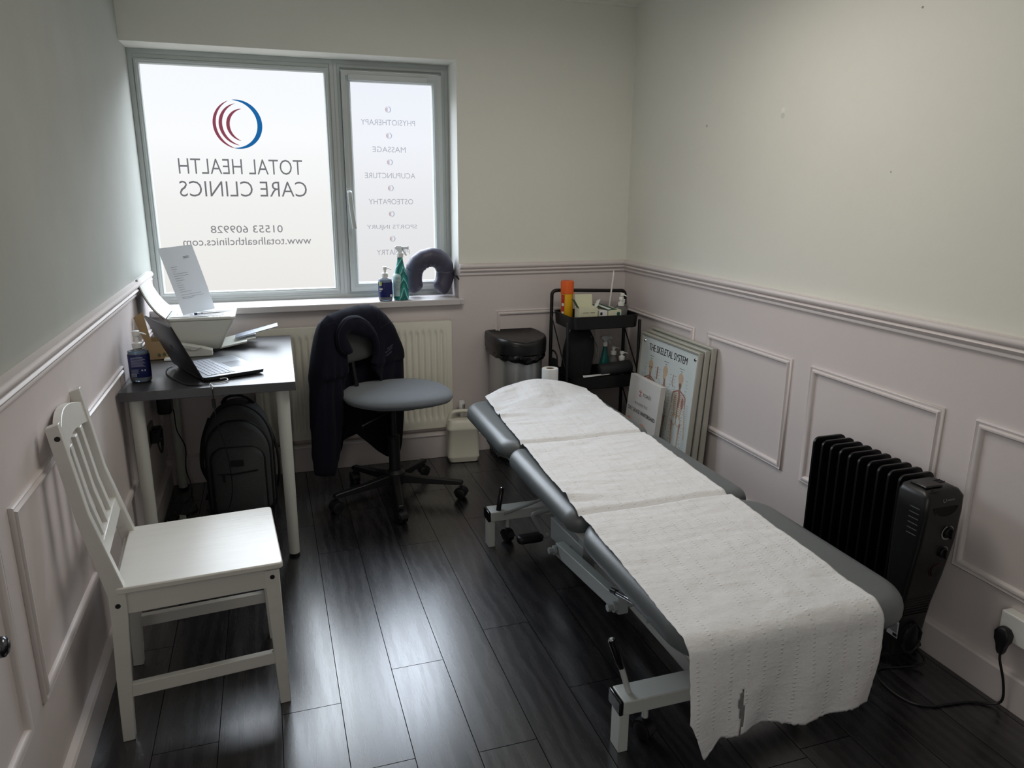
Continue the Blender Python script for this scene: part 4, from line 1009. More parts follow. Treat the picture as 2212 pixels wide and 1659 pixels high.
pump_bottle('white_pump_bottle', 'small white pump bottle behind the right end of the rolled mat', (2.355, -.285, ZM), .018, .125, 1, 1, None, body=M_WHITEP, head=.045, nozzle=0)
tag(MB().add([(2.09, -.378, .478), (2.24, -.380, .486), (2.26, -.34, .480), (2.10, -.34, .479)], [(0, 1, 2, 3)]).build('loose_sheet', M_PAPER, None, solid=.0008), 'crumpled white sheet on the rim of the trolley middle shelf', 'paper sheet')
lb = thing('black_holdall', 'soft black holdall on the floor between the bin and the trolley', 'bag', (1.967, -.245, 0))
# ================================================================== FRAMED POSTERS against the right wall
M_ALU = mat('champagne_frame', (188, 187, 176), .38, .35, var=.05, vs=20)
M_BACKB = mat('grey_backing_board', (120, 118, 112), .8)
M_PGREEN = mat('pale_poster_print', (206, 214, 214), .3, var=.02, coat=.3)
LEAN = -.085
def pframe(name, lab, y_, x, w, h, d=.020, poster=False, lean=LEAN):
    """local x runs towards the camera along the wall, y into the wall"""
    t_ = thing(name, lab, 'framed poster', (x, y_, .001), rot=(lean, 0, -PI/2))
    fw = .016
    fm = MB(); fm.loft([[Vector((dd, yy, dd)), Vector((w-dd, yy, dd)), Vector((w-dd, yy, h-dd)), Vector((dd, yy, h-dd))] for dd, yy in ((0, d), (0, .002), (.003, 0), (.006, .001), (fw-.004, .004), (fw, .008), (fw, d))], cap=False)
    fm.v = [(vx, vy, vz) for vx, vy, vz in fm.v]; fm.build('frame', M_ALU, t_, bevel=.0006)
    MB().box(.004, w-.004, d-.004, d, .004, h-.004).build('backing_board', M_BACKB, t_)
    pb = MB().box(fw-.001, w-fw+.001, .0095, .012, fw-.001, h-fw+.001).build('poster_sheet', M_PGREEN, t_)
    return t_, pb
f3, _ = pframe('framed_poster', 'rearmost framed poster of the stack, closest to the right wall and nearest the heater', -.400, 2.424, .578, .735, d=.026, lean=-.055)
f2, _ = pframe('framed_poster', 'middle framed poster of the stack leaning on the right wall, hidden behind the skeleton chart', -.396, 2.392, .572, .722, d=.026, lean=-.062)
f1, ps = pframe('framed_poster', 'framed skeletal system chart in front of the stack leaning on the right wall', -.392, 2.360, .564, .712, d=.026, lean=-.070)
M_INK = mat('black_ink', (24, 24, 26), .5); M_INKG = mat('grey_ink', (120, 122, 126), .6); M_BONE = mat('bone_print', (196, 172, 148), .5, var=.12, vs=60); M_MUS = mat('red_muscle_print', (158, 118, 110), .5, var=.2, vs=50); M_BONED = mat('dark_bone_print', (126, 104, 90), .5, var=.2, vs=50)
PW, PH = .564, .712
def pm_(x, z, d=0): return plane_M((x, .0094-d, z), (1, 0, 0), (0, 0, 1))
mb = MB()
for dx_ in (0, .0011, .0022): put_text(mb, 'THE SKELETAL SYSTEM', pm_(.085+dx_, .632, dx_*.02), .375, .036, 0.0)
mb.build('poster_title', M_INK, ps)
for x in (.036, PW-.036): MB().tube([(x, .0095, .672), (x, .0045, .672)], [.0085, .006], 16).build('corner_fixing', M_CHROME, ps, smooth=True)
random.seed(3)
mb = MB()
def quad(mb, x0, x1, z0, z1, d=0): mb.add([(x0, .0093-d, z0), (x1, .0093-d, z0), (x1, .0093-d, z1), (x0, .0093-d, z1)], [(0, 1, 2, 3)])
for (cx_, ztop) in ((.125, .605), (.275, .605), (.425, .602)):
    quad(mb, cx_-.022, cx_+.022, ztop, ztop+.003); quad(mb, cx_-.011, cx_+.011, ztop-.012, ztop-.009); quad(mb, cx_-.002, cx_+.002, ztop-.03, ztop-.014)
    for side in (-1, 1):
        for i in range(30):
            z = .555-i*.0165; xx = cx_+side*(.043+.008*math.sin(i)); ln = random.uniform(.012, .026)
            quad(mb, min(xx, xx+side*ln), max(xx, xx+side*ln), z, z+.0016)
            if i % 2: quad(mb, min(xx, xx+side*ln*.7), max(xx, xx+side*ln*.7), z-.006, z-.0048)
for i in range(34): quad(mb, .036, .060, .50-i*.010, .5014-i*.010); quad(mb, .495, .520, .44-i*.010, .4414-i*.010)
mb.build('caption_lines', M_INKG, ps)
def ell(mb, cx_, cz_, rx, rz, d=.0002, n=20, rot=0):
    mb.add([(cx_+rx*math.cos(t)*math.cos(rot)-rz*math.sin(t)*math.sin(rot), .0093-d, cz_+rx*math.cos(t)*math.sin(rot)+rz*math.sin(t)*math.cos(rot)) for t in [2*PI*i/n for i in range(n)]], [tuple(range(n))])
def stroke(mb, pts, w, d=.0002):
    P = [Vector((a, 0, b)) for a, b in pts]; vs = []
    for i, p in enumerate(P):
        t = (P[min(i+1, len(P)-1)]-P[max(i-1, 0)]).normalized(); q = Vector((-t.z, 0, t.x)); ww = w[i] if isinstance(w, (list, tuple)) else w
        vs += [p+q*ww/2, p-q*ww/2]
    mb.add([(v.x, .0093-d, v.z) for v in vs], [(2*i, 2*i+1, 2*i+3, 2*i+2) for i in range(len(P)-1)])
def figure(cx_, z1, kind):
    s = .52/1.75*.99  # scale: metres of body to metres of print
    def X(a): return cx_+a*s
    def Z(b): return z1-(1.75-b)*s
    bo, mu, dk = MB(), MB(), MB()
    # skull
    ell(bo, X(0), Z(1.66), .078*s, .095*s); ell(bo, X(0 if kind != 1 else -.02), Z(1.56), .05*s, .06*s, .00025)
    if kind == 0:
        for sgn in (-1, 1): ell(dk, X(sgn*.030), Z(1.62), .018*s, .018*s, .0004)
        ell(dk, X(0), Z(1.585), .010*s, .016*s, .0004); stroke(dk, [(X(-.03), Z(1.53)), (X(.03), Z(1.53))], .006*s, .0004)
    elif kind == 2: ell(dk, X(0), Z(1.54), .038*s, .05*s, .0004)
    stroke(bo, [(X(0), Z(1.52)), (X(.0), Z(.98))], [.035*s, .05*s], .0002)
    stroke(mu, [(X(0), Z(1.53)), (X(0), Z(1.40))], [.05*s, .07*s], .00025)
    stroke(mu, [(X(-.19), Z(1.39)), (X(-.05), Z(1.45)), (X(.05), Z(1.45)), (X(.19), Z(1.39))] if kind != 1 else [(X(-.06), Z(1.40)), (X(.05), Z(1.40))], .028*s, .0003)
    # rib cage
    for i in range(11):
        z = 1.40-i*.035; wd = (.10+.05*math.sin(PI*min(1, (i+2)/11)))*(1 if kind != 1 else .75)
        for sgn in ((-1, 1) if kind != 1 else (1,)):
            pts = [(X(0 if kind != 1 else -.07), Z(z)), (X(sgn*wd*.6), Z(z+.004)), (X(sgn*wd), Z(z-.035)), (X(sgn*wd*.75), Z(z-.065))]
            stroke(bo, pts, .013*s, .0004); stroke(mu, [(a, b-.0022) for a, b in pts], .008*s, .00035)
    stroke(dk, [(X(0), Z(1.40)), (X(0), Z(.98))], .02*s, .0005)
    if kind == 0:
        for sgn in (-1, 1): stroke(mu, [(X(sgn*.03), Z(1.42)), (X(sgn*.12), Z(1.36)), (X(sgn*.16), Z(1.25))], [.025*s, .05*s, .02*s], .00042)
    if kind == 1: ell(mu, X(-.06), Z(1.25), .04*s, .16*s, .0003)
    if kind == 2:
        ell(mu, X(.13), Z(1.27), .04*s, .10*s, .00042); ell(mu, X(.02), Z(1.30), .03*s, .13*s, .00042)
    # pelvis
    for sgn in (-1, 1):
        a = 2*PI; R_ = .085*s
        pts = [(X(sgn*.065)+R_*.8*math.cos(t), Z(.95)+R_*1.05*math.sin(t)) for t in [i*PI/8 for i in range(17)]]
        stroke(bo, pts, .022*s, .0003)
        if kind != 1:
            stroke(bo, [(X(sgn*.19), Z(1.40)), (X(sgn*.22), Z(1.10)), (X(sgn*.235), Z(1.08)), (X(sgn*.27), Z(.84)), (X(sgn*.285), Z(.70))], [.04*s, .028*s, .036*s, .022*s, .03*s], .0002)
            stroke(mu, [(X(sgn*.195), Z(1.38)), (X(sgn*.215), Z(1.20))], [.03*s, .01*s], .00045)
        stroke(bo, [(X(sgn*.12), Z(.90)), (X(sgn*.10), Z(.52)), (X(sgn*.10), Z(.48)), (X(sgn*.095), Z(.10)), (X(sgn*.11), Z(.04))], [.05*s, .034*s, .055*s, .03*s, .05*s], .0002)
        stroke(mu, [(X(sgn*.13), Z(.92)), (X(sgn*.12), Z(.74))], [.05*s, .012*s], .00045)
        ell(dk, X(sgn*.10), Z(.50), .022*s, .022*s, .0005)
        stroke(dk, [(X(sgn*.085), Z(.46)), (X(sgn*.08), Z(.12))], .006*s, .0005)
    for m_, k3, nm in ((bo, M_BONE, 'printed_bones'), (mu, M_MUS, 'printed_muscles'), (dk, M_BONED, 'printed_shading')): m_.build(nm, k3, ps)
figure(.125, .586, 0); figure(.275, .586, 1); figure(.425, .582, 2)
mb = MB(); stroke(mb, [(.198, .565), (.196, .50)], .012); stroke(mb, [(.355, .56), (.348, .52), (.36, .50)], .006); mb.build('printed_detail', M_MUS, ps)
# whiteboard carton
wb = thing('whiteboard_box', 'flat white cardboard whiteboard box leaning on the framed skeleton chart', 'carton', (2.283, -.445, .001), rot=(-.10, 0, -PI/2))
MB().box(0, .318, 0, .030, 0, .505).build('carton_body', mat('white_box_card', (208, 206, 204), .5, var=.03, vs=12), wb, bevel=.0012)
mb = MB(); Mw = lambda x, z: plane_M((x, -.0008, z), (1, 0, 0), (0, 0, 1))
put_text(mb, 'TOKEI', Mw(.155, .416), .080, .017)
put_text(mb, 'M A G N E T I C', Mw(.085, .362), .135, .013)
put_text(mb, 'DRY ERASE', Mw(.018, .318), .128, .0195)
put_text(mb, 'WHITEBOARD', Mw(.155, .318), .150, .0195, .02)
mb.build('carton_print', M_INK, wb)
mb = MB()
put_text(mb, 'WHITEBOARD', plane_M((.3187, .008, .10), (0, 0, 1), (0, -1, 0)) @ Matrix.Translation((0, -.014, 0)), .10, .012)
mb.build('side_print', M_INK, wb)
mb = MB()
for i in range(6):
    a = PI/6+i*PI/3; b_ = a+PI/3; mb.bar((.128+.016*math.cos(a), -.0008, .4245+.016*math.sin(a)), (.128+.016*math.cos(b_), -.0008, .4245+.016*math.sin(b_)), .0008, .0025, up=(0, 0, 1))
mb.box(.120, .136, -.0012, 0, .429, .432).box(.1265, .1295, -.0012, 0, .414, .431)
mb.build('logo', M_REDL, wb)
M_PEACH = mat('peach_print', (222, 160, 132), .6)
mb = MB()
def ellb(cx_, cz_, rx, rz, d=.0009): mb.add([(cx_+rx*math.cos(t), -d, cz_+rz*math.sin(t)) for t in [2*PI*i/24 for i in range(24)]], [tuple(range(24))])
ellb(.045, .262, .020, .022); ellb(.085, .245, .018, .024, .001); ellb(.19, .235, .055, .042, .0011); mb.box(.02, .27, -.0010, 0, .18, .225)
mb.build('picture_print', M_PEACH, wb)
# ================================================================== NECK PILLOW, BOTTLES on the window sill
M_PIL = mat('violet_grey_vinyl', (68, 66, 82), .42, var=.08, vs=14, bump=.2, bs=60, spec=.45)
pw_ = thing('neck_pillow', 'dark violet grey horseshoe neck pillow standing on its ends on the window sill', 'neck pillow', (1.37, .085, WT))
cl_ = [(1.300, .898), (1.288, .935), (1.284, .985), (1.298, 1.035), (1.335, 1.072), (1.385, 1.084), (1.432, 1.065), (1.458, 1.020), (1.458, .975), (1.440, .930), (1.415, .902)]
def pil(p0, p1, name, caps=(0, 0)):
    P = crom([(x, .085+.012*math.sin(i), z) for i, (x, z) in enumerate(cl_)], 6); n = len(P); a, b = int(p0*(n-1)), int(p1*(n-1)); P = P[a:b+1]
    rr = []
    for i, p in enumerate(P):
        t = (a+i)/(n-1); r = .0405+.004*math.sin(PI*t)
        e0, e1 = min(1, (t+.004)/.09), min(1, (1-t+.004)/.09); r *= math.sqrt(max(.02, 1-(1-e0)**2))*math.sqrt(max(.02, 1-(1-e1)**2))
        k_ = i/(len(P)-1)
        if caps[0]: r *= .965+.035*min(1, k_*6)
        if caps[1]: r *= .965+.035*min(1, (1-k_)*6)
        r *= 1+.025*math.sin(t*95)*(1 if .28 < t < .72 else .1)
        rr.append(r)
    return MB().tube(P, rr, 26, flat=1.15).build(name, M_PIL, pw_, world=True, smooth=True, angle=80)
pil(0, .27, 'pillow_arm', (0, 1)); pil(.27, .73, 'pillow_crown', (1, 1)); pil(.73, 1, 'pillow_arm', (1, 0))
MB().tube(crom([(1.495, .06, 1.000), (1.503, .03, .985), (1.512, -.005, .972), (1.505, .02, .990)], 5), .003, 8).build('elastic_loop', M_BLK, pw_, world=True, smooth=True)
M_BLUEL = mat('navy_label', (22, 32, 92), .35, var=.15, vs=30); M_BLIQ = mat('pale_blue_gel', (150, 182, 226), .2, var=.03, trans=.35)
bb = pump_bottle('sanitiser_bottle', 'pump bottle with navy label and pale blue gel on the window sill', (1.118, -.005, WT), .036, .122, 1, .75, M_BLIQ, .9, label_mat=M_BLUEL, head=.050, nozzle=0, lab0=.18, lab1=.80)
mb = MB()
for i, (z, w) in enumerate(((.090, .010), (.083, .012), (.060, .014), (.052, .008))): mb.box(-.034, -.034+w, -.0262+.004*0, -.0255, z, z+.003)
mb.box(-.033, -.018, -.0250, -.0205, .062, .069); mb.box(.018, .032, -.0225, -.0180, .024, .036)
mb.build('label_print', M_CARDW, bb)
MB().lathe((-.026, -.019, 0), [(.0075, .082), (.008, .10)], 14, 1, .6).build('label_badge', mat('yellow_green_badge', (180, 205, 90), .4), bb, smooth=True)
sb_ = spray('spray_bottle', 'green swirl patterned spray bottle with clear trigger on the window sill', (1.202, .012, WT), .222, .082, .0)
MB().lathe((-.014, .0, 0), [(.0285, .022), (.0290, .024), (.0290, .120), (.026, .132), (.018, .140)], 26, .95, 1.02).build('back_label', mat('pale_label', (176, 204, 206), .4, var=.05, vs=40), sb_, smooth=True)
mb = MB()
for i in range(11): mb.box(-.030, -.030+.024+.004*(i % 3), -.0300, -.0293, .050+i*.0072, .0515+i*.0072)
mb.build('label_print', M_INKG, sb_)
# ================================================================== DESK ITEMS
DZ = .7345
M_CSAN = mat('sanitiser_gel', (158, 188, 220), .15, var=.03, trans=.5)
b2 = pump_bottle('desk_sanitiser_bottle', 'clear pump bottle with dark blue label at the near left corner of the desk', (.066, -.875, DZ), .0375, .125, 1, .72, M_CSAN, .93, label_mat=M_BLUEL, head=.062, nozzle=.1, lab0=.16, lab1=.84, neck=.015)
mb = MB()
M_WPR = mat('white_label_print', (170, 180, 205), .5)
for i in range(9): mb.box(-.024, .016+.004*(i % 3), -.0284, -.0276, .096-i*.0042, .0972-i*.0042)
for i in range(5): mb.box(-.026, .0-.003*(i % 2), -.0284, -.0276, .051-i*.0035, .0520-i*.0035)
mb.box(-.027, -.009, -.0282, -.0272, .024, .036); mb.box(.008, .014, -.0284, -.0276, .045, .051); mb.box(.018, .023, -.0270, -.0262, .045, .051)
mb.build('label_print', M_WPR, b2)
mb = MB()
for i in range(9): mb.box(-.0262+i*.0018, -.0254+i*.0018, -.0285, -.0282, .025, .035)
mb.build('barcode', M_INK, b2)
# laptop: local x along the hinge, y from hinge to front edge
M_LAP = mat('laptop_black', (36, 37, 40), .36, .2, var=.06, vs=10); M_LAPK = mat('laptop_silver_deck', (128, 133, 140), .30, .75, var=.04); M_KEY = mat('laptop_key', (150, 155, 165), .42, .2, var=.05)
ah = math.atan2(-.92, .39)
lp = thing('laptop', 'open dark laptop with silver keyboard deck facing the window side of the desk', 'laptop', (.228, -.818, DZ), ah)
LW, LD = .325, .232
MB().loft([[Vector((x, y_, z)) for x, y_ in rrect(LW/2-e, LD/2-e, .010, 4, 0, LD/2)] for z, e in ((.003, .010), (.006, .002), (.017, 0))]).build('base_case', M_LAP, lp, smooth=True, angle=40)
dk = MB().loft([[Vector((x, y_, z)) for x, y_ in rrect(LW/2-e, LD/2-e, .010, 4, 0, LD/2)] for z, e in ((.017, .0005), (.0185, .001))]).build('keyboard_deck', M_LAPK, lp, smooth=True, angle=40)
MB().box(-.138, .138, .022, .128, .0184, .0188).build('key_well', M_BLK, dk)
mb = MB()
for r in range(6):
    n_ = 15; kw = .274/n_
    for c in range(n_):
        if r == 5 and 4 <= c <= 8:
            if c == 4: mb.box(-.137+4*kw, -.137+9*kw-.0025, .024+r*.0173, .024+r*.0173+.0148, .0186, .0201)
            continue
        mb.box(-.137+c*kw, -.137+(c+1)*kw-.0025, .024+r*.0173, .024+r*.0173+.0148, .0186, .0201)
mb.build('keys', M_KEY, dk)
MB().box(-.05, .05, .142, .212, .0184, .0189).build('touchpad', mat('touchpad_grey', (120, 124, 130), .25, .6), dk)
sT = math.radians(24)
Ms = Matrix.Translation((0, -.002, .016)) @ Matrix.Rotation(sT, 4, 'X')
mb = MB(); mb.loft([[Ms @ Vector((x, y_, z)) for x, z in rrect(LW/2-e, .112-e, .008, 4, 0, .114)] for y_, e in ((-.0065, .002), (-.005, 0), (-.0005, 0))])
sc_ = mb.build('screen_lid', M_LAP, lp, smooth=True, angle=40)
mb = MB(); mb.box(-LW/2+.008, LW/2-.008, -.0006, .0002, .014, .218, Ms); mb.build('screen', M_BLKG, sc_)
mb = MB()
for i in range(2): mb.bar(Ms @ Vector((-.006+i*.009, -.0068, .105)), Ms @ Vector((.001+i*.009, -.0068, .125)), .0022, .0004)
mb.build('lid_logo', mat('dark_logo_metal', (95, 96, 100), .3, .6), sc_)
MB().cyl((-.12, 0, .013), (.12, 0, .013), .006, 14).build('hinge', M_LAP, lp, smooth=True)
cb_ = crom([(.345, -.952, DZ+.008), (.365, -.955, DZ+.010), (.372, -.975, DZ+.006), (.350, -.992, DZ+.004), (.315, -1.000, DZ+.004), (.322, -1.035, DZ+.004), (.3225, -1.046, DZ-.010), (.3225, -1.048, .69), (.323, -1.046, .66), (.326, -1.035, .60), (.345, -.93, .42), (.335, -.78, .20), (.27, -.68, .03), (.19, -.64, .006)], 7)
lc = thing('laptop_cable', 'thin laptop power cable looping on the desk and dropping over its front edge', 'cable', (.34, -.97, DZ))
n1_ = 7*6
MB().tube(cb_[:n1_], .0021, 8).build('cable_lead', mat('pale_cable', (190, 192, 196), .3, .2), lc, world=True, smooth=True, label='pale front end of the cable')
MB().tube(cb_[n1_-1:], .0019, 8).build('cable_lead', M_BLK, lc, world=True, smooth=True, label='black hanging end of the cable')
MB().cyl((.3225, -1.048, .690), (.3228, -1.047, .658), .0068, 14).build('ferrite_bead', M_BLK, lc, world=True, smooth=True)
tag(MB().tube(crom([(.150, -.660, DZ+.004), (.135, -.700, DZ+.003), (.145, -.80, DZ+.003), (.190, -.905, DZ+.003), (.230, -.985, DZ+.003), (.270, -1.008, DZ+.003), (.31, -1.010, DZ+.003)], 7), .0026, 8).build('black_cable', M_BLK, None, smooth=True), 'black cable curving over the desk behind the laptop screen', 'cable')
# printer
M_PRN = mat('printer_white', (206, 208, 202), .34, var=.02, vs=8); M_PRG = mat('printer_dark', (40, 41, 44), .4)
pn = thing('printer', 'white inkjet printer with raised lid in the far left corner of the desk', 'printer', (.24, -.26, DZ))
mb = MB(); R = []
for z, x0, x1, y0, y1 in ((.748, .150, .318, -.405, -.105), (.752, .146, .324, -.412, -.10), (.80, .135, .347, -.416, -.098), (.865, .120, .384, -.420, -.096), (.878, .117, .390, -.421, -.095)):
    R.append([Vector((x, y_, z)) for x, y_ in rrect((x1-x0)/2, (y1-y0)/2, .020, 6, (x0+x1)/2, (y0+y1)/2)])
mb.loft(R).build('printer_body', M_PRN, pn, world=True, smooth=True, angle=60)
MB().loft([[Vector((x, y_, z)) for x, y_ in rrect(.080, .140, .02, 5, .235, -.255)] for z in (DZ, .749)]).build('printer_foot', M_PRG, pn, world=True)
tp = MB().loft([[Vector((x, y_, z)) for x, y_ in rrect(.139-e, .164-e, .028, 7, .254, -.258)] for z, e in ((.879, .002), (.881, 0), (.890, 0), (.893, .003))]).build('printer_deck', M_PRN, pn, world=True, smooth=True, angle=50)
MB().box(.150, .345, -.385, -.130, .893, .8937).build('scanner_glass', mat('scanner_glass_grey', (190, 196, 200), .12, var=.02), tp, world=True)
mb = MB()
for i in range(4): mb.box(.300+i*.015, .308+i*.015, -.414, -.404, .893, .8937)
mb.box(.225, .285, -.413, -.405, .893, .8936); mb.build('control_buttons', mat('button_grey', (150, 156, 165), .3), tp, world=True)
LC = crom([(.113, .893), (.080, .925), (.052, .968), (.030, 1.020), (.019, 1.062)] and [(.113, 0, .893), (.080, 0, .925), (.052, 0, .968), (.030, 0, 1.020), (.019, 0, 1.062)], 5)
R = []
for i, p in enumerate(LC):
    d = (LC[min(i+1, len(LC)-1)]-LC[max(i-1, 0)]).normalized(); q = Vector((d.z, 0, -d.x)); w0 = -.415+.02*i/len(LC); w1 = -.105-.01*i/len(LC)
    R.append([p+q*.0015+Vector((0, w0, 0)), p+q*.0015+Vector((0, w1, 0)), p-q*.004+Vector((0, w1, 0)), p-q*.004+Vector((0, w0, 0))])
ld_ = MB().loft(R).build('printer_lid', M_PRN, pn, world=True, smooth=True, angle=50)
R2 = [[v-Vector((.0035, 0, .002)) for v in r] for r in R]
MB().loft([[r[0]+Vector((0, .004, 0)), r[1]-Vector((0, .004, 0)), r[2]-Vector((0, .004, 0)), r[3]+Vector((0, .004, 0))] for r in R2]).build('lid_underside', M_PRG, ld_, world=True, smooth=True, angle=50)
# output tray sloping to the right
def slab(mb, x0, z0, x1, z1, y0, y1, t): mb.loft([[Vector((x0, y0, z0)), Vector((x0, y1, z0)), Vector((x0, y1, z0+t)), Vector((x0, y0, z0+t))], [Vector((x1, y0, z1)), Vector((x1, y1, z1)), Vector((x1, y1, z1+t)), Vector((x1, y0, z1+t))]])
mb = MB(); slab(mb, .315, .7385, .432, .762, -.370, -.140, .008); slab(mb, .425, .760, .470, .768, -.335, -.175, .010)
ty = mb.build('output_tray', M_PRN, pn, world=True, bevel=.002)
mb = MB(); slab(mb, .38, .772, .570, .818, -.315, -.220, .0035); mb.build('tray_extension', mat('grey_blue_plastic', (128, 136, 152), .3, var=.03), ty, world=True, bevel=.0015)
# white paper guide in front of the printer
wt = thing('white_plastic_stand', 'low white plastic bracket standing on the desk between laptop and printer', 'plastic stand', (.21, -.48, DZ))
MB().prism([(.125, DZ), (.292, DZ), (.292, DZ+.026), (.262, DZ+.036), (.215, DZ+.048), (.160, DZ+.060), (.125, DZ+.062)], -.486, -.440).build('stand_body', M_PRN, wt, world=True, bevel=.003)
MB().prism([(.150, DZ+.050), (.205, DZ+.037), (.212, DZ+.030), (.225, DZ+.030), (.247, DZ+.040), (.252, DZ+.038), (.228, DZ+.025), (.205, DZ+.026), (.15, DZ+.043)], -.4872, -.486).build('groove_shade_plate', mat('groove_shade_grey', (168, 168, 163), .4), wt, world=True)  # thin darker plate, the shade of a groove put into its colour
tag(MB().box(.105, .160, -.545, -.500, DZ, DZ+.010).build('white_charger', M_WHITEP, None, bevel=.003), 'small flat white plug lying on the desk beneath the laptop screen', 'charger')
# sheets and pen on the printer, letter standing behind
letter = MB(); a, b, c_, d = Vector((.176, -.345, .8955)), Vector((.300, -.190, .8955)), Vector((.228, -.195, 1.190)), Vector((.104, -.350, 1.185))
def lfn(u, v):
    p = (a*(1-u)+b*u)*(1-v)+(d*(1-u)+c_*u)*v; n = Vector((.78, -.62, 0)); return p+n*(.002*math.sin(PI*v))
letter.grid(lfn, 10, 14)
lt = letter.build('letter_sheet', mat('letter_paper', (205, 210, 216), .7, var=.015, vs=12), None)
tag(lt, 'printed letter sheet standing upright on the printer in front of the window', 'paper sheet')
mb = MB(); n_ = Vector((.78, -.62, 0)).normalized()
def lrow(u0, u1, v, h=.004):
    P = [Vector(lfn(u0, v-h/2)), Vector(lfn(u1, v-h/2)), Vector(lfn(u1, v+h/2)), Vector(lfn(u0, v+h/2))]; mb.add([p+n_*.0015 for p in P], [(0, 1, 2, 3)])
for i, w in enumerate((.19, .15, .09, .42, .42, .24, .25, .12, .17, .17, .18, .34)): lrow(.15, .15+w, .71-i*.034)
lrow(.15, .75, .29); lrow(.15, .80, .255); lrow(.15, .50, .235)
mb.build('letter_text', M_INKG, lt)
mb = MB()
for i in range(3): lrow(.60, .78, .845-i*.012, .005)
mb.build('letterhead', M_INKG, lt)
sh2 = tag(MB().add([(.128, -.40, .8955), (.335, -.395, .8945), (.338, -.305, .8945), (.135, -.28, .8955)], [(0, 1, 2, 3)]).build('document_sheet', M_PAPER, None, solid=.0008), 'white document lying flat on top of the printer under the pen', 'paper sheet')
mb = MB()
for x, y_, w, h in ((.205, -.36, .012, .010), (.150, -.35, .003, .04), (.165, -.33, .006, .006), (.22, -.37, .05, .002), (.24, -.345, .04, .002)): mb.box(x, x+w, y_, y_+h, .8962, .8967)
mb.build('document_print', M_INKG, sh2)
sh3 = tag(MB().add([(.175, -.250, .8945), (.375, -.262, .8945), (.380, -.12, .8945), (.18, -.13, .8945)], [(0, 1, 2, 3)]).build('blank_sheet', M_PAPER, None, solid=.0008), 'blank white sheet on the far half of the printer top behind the pen', 'paper sheet')
pen = thing('ballpoint_pen', 'silver pen with dark blue end lying on the papers on the printer', 'pen', (.28, -.34, .902))
Pa, Pb = Vector((.225, -.372, .9025)), Vector((.365, -.328, .9010))
dv = (Pb-Pa).normalized()
MB().tube([Pa+dv*.012, Pa+dv*.10, Pb-dv*.004, Pb], [.0042, .0042, .0012, .0004], 12).build('pen_barrel', mat('silver_barrel', (178, 180, 185), .3, .7), pen, world=True, smooth=True)
MB().tube([Pa, Pa+dv*.012], .0048, 12).build('pen_cap', mat('navy_pen_plastic', (22, 28, 80), .35), pen, world=True, smooth=True)
MB().tube([Pa+dv*.030, Pa+dv*.033], .0046, 12).build('pen_ring', M_BLK, pen, world=True, smooth=True)
# cardboard box
M_KRAFT = mat('kraft_card', (158, 134, 100), .8, var=.08, vs=30)
kb = thing('cardboard_box', 'small brown cardboard box with its flap up against the left wall', 'box', (.09, -.46, DZ))
mb = MB(); mb.box(.036, .118, -.505, -.503, DZ, DZ+.078).box(.036, .118, -.402, -.400, DZ, DZ+.078).box(.036, .038, -.503, -.402, DZ, DZ+.078).box(.116, .118, -.503, -.402, DZ, DZ+.078).box(.036, .118, -.505, -.400, DZ, DZ+.002)
mb.build('box_carton', M_KRAFT, kb, world=True)
MB().prism([(.034, DZ+.078), (.060, DZ+.078), (.040, DZ+.205), (.003, DZ+.182)], -.500, -.498).build('box_flap', M_KRAFT, kb, world=True)
mb = MB()
for (x, z, r) in ((.085, DZ+.020, .008), (.105, DZ+.022, .009), (.110, DZ+.050, .008)):
    mb.add([(x+r*math.cos(t)*(1 if i % 2 else .55), -.5056, z+r*math.sin(t)) for i, t in enumerate([2*PI*i/14 for i in range(14)])], [tuple(range(14))])
mb.build('leaf_print', mat('olive_print', (86, 88, 60), .8), kb, world=True)
# ================================================================== UNDER THE DESK
M_BPK = mat('grey_canvas', (64, 66, 68), .85, var=.25, vs=120, bump=.3, bs=500); M_BPD = mat('black_webbing', (14, 14, 15), .7, var=.2, vs=80)
bk = thing('backpack', 'dark grey backpack with black zips standing on the floor under the desk', 'backpack', (.362, -.385, 0), -.06)
def arch(w, h, rt, rb, z0=0, n=12):
    """closed outline in (x,z): rounded bottom corners rb, elliptical top shoulders rt"""
    out = []
    for i in range(n+1):
        a = -PI/2+PI/2*i/n; out.append((w/2-rb+rb*math.cos(a), z0+rb+rb*math.sin(a)))
    for i in range(n+1):
        a = PI/2*i/n; out.append(((w/2-rt[0])+rt[0]*math.cos(a), z0+h-rt[1]+rt[1]*math.sin(a)))
    for i in range(n+1):
        a = PI/2+PI/2*i/n; out.append((-(w/2-rt[0])+rt[0]*math.cos(a), z0+h-rt[1]+rt[1]*math.sin(a)))
    for i in range(n+1):
        a = PI+PI/2*i/n; out.append((-(w/2-rb)+rb*math.cos(a), z0+rb+rb*math.sin(a)))
    return out
def shell(outs): return [[Vector((x+.004*noise.noise(Vector((x*9, y_*9, z*9))), y_, z)) for x, z in o] for (y_, o) in outs]
MB().loft(shell([(.10, arch(.22, .43, (.09, .13), .03, .005)), (.085, arch(.27, .485, (.12, .18), .03, .002)), (.0, arch(.30, .50, (.14, .20), .03, 0)), (-.055, arch(.29, .485, (.14, .20), .03, 0)), (-.075, arch(.26, .46, (.12, .18), .03, .004))])).build('main_compartment', M_BPK, bk, smooth=True, angle=70)
MB().loft(shell([(-.07, arch(.27, .43, (.12, .15), .03, .004)), (-.105, arch(.27, .42, (.12, .15), .03, .004)), (-.122, arch(.25, .40, (.11, .13), .03, .008))])).build('front_compartment', M_BPK, bk, smooth=True, angle=70)
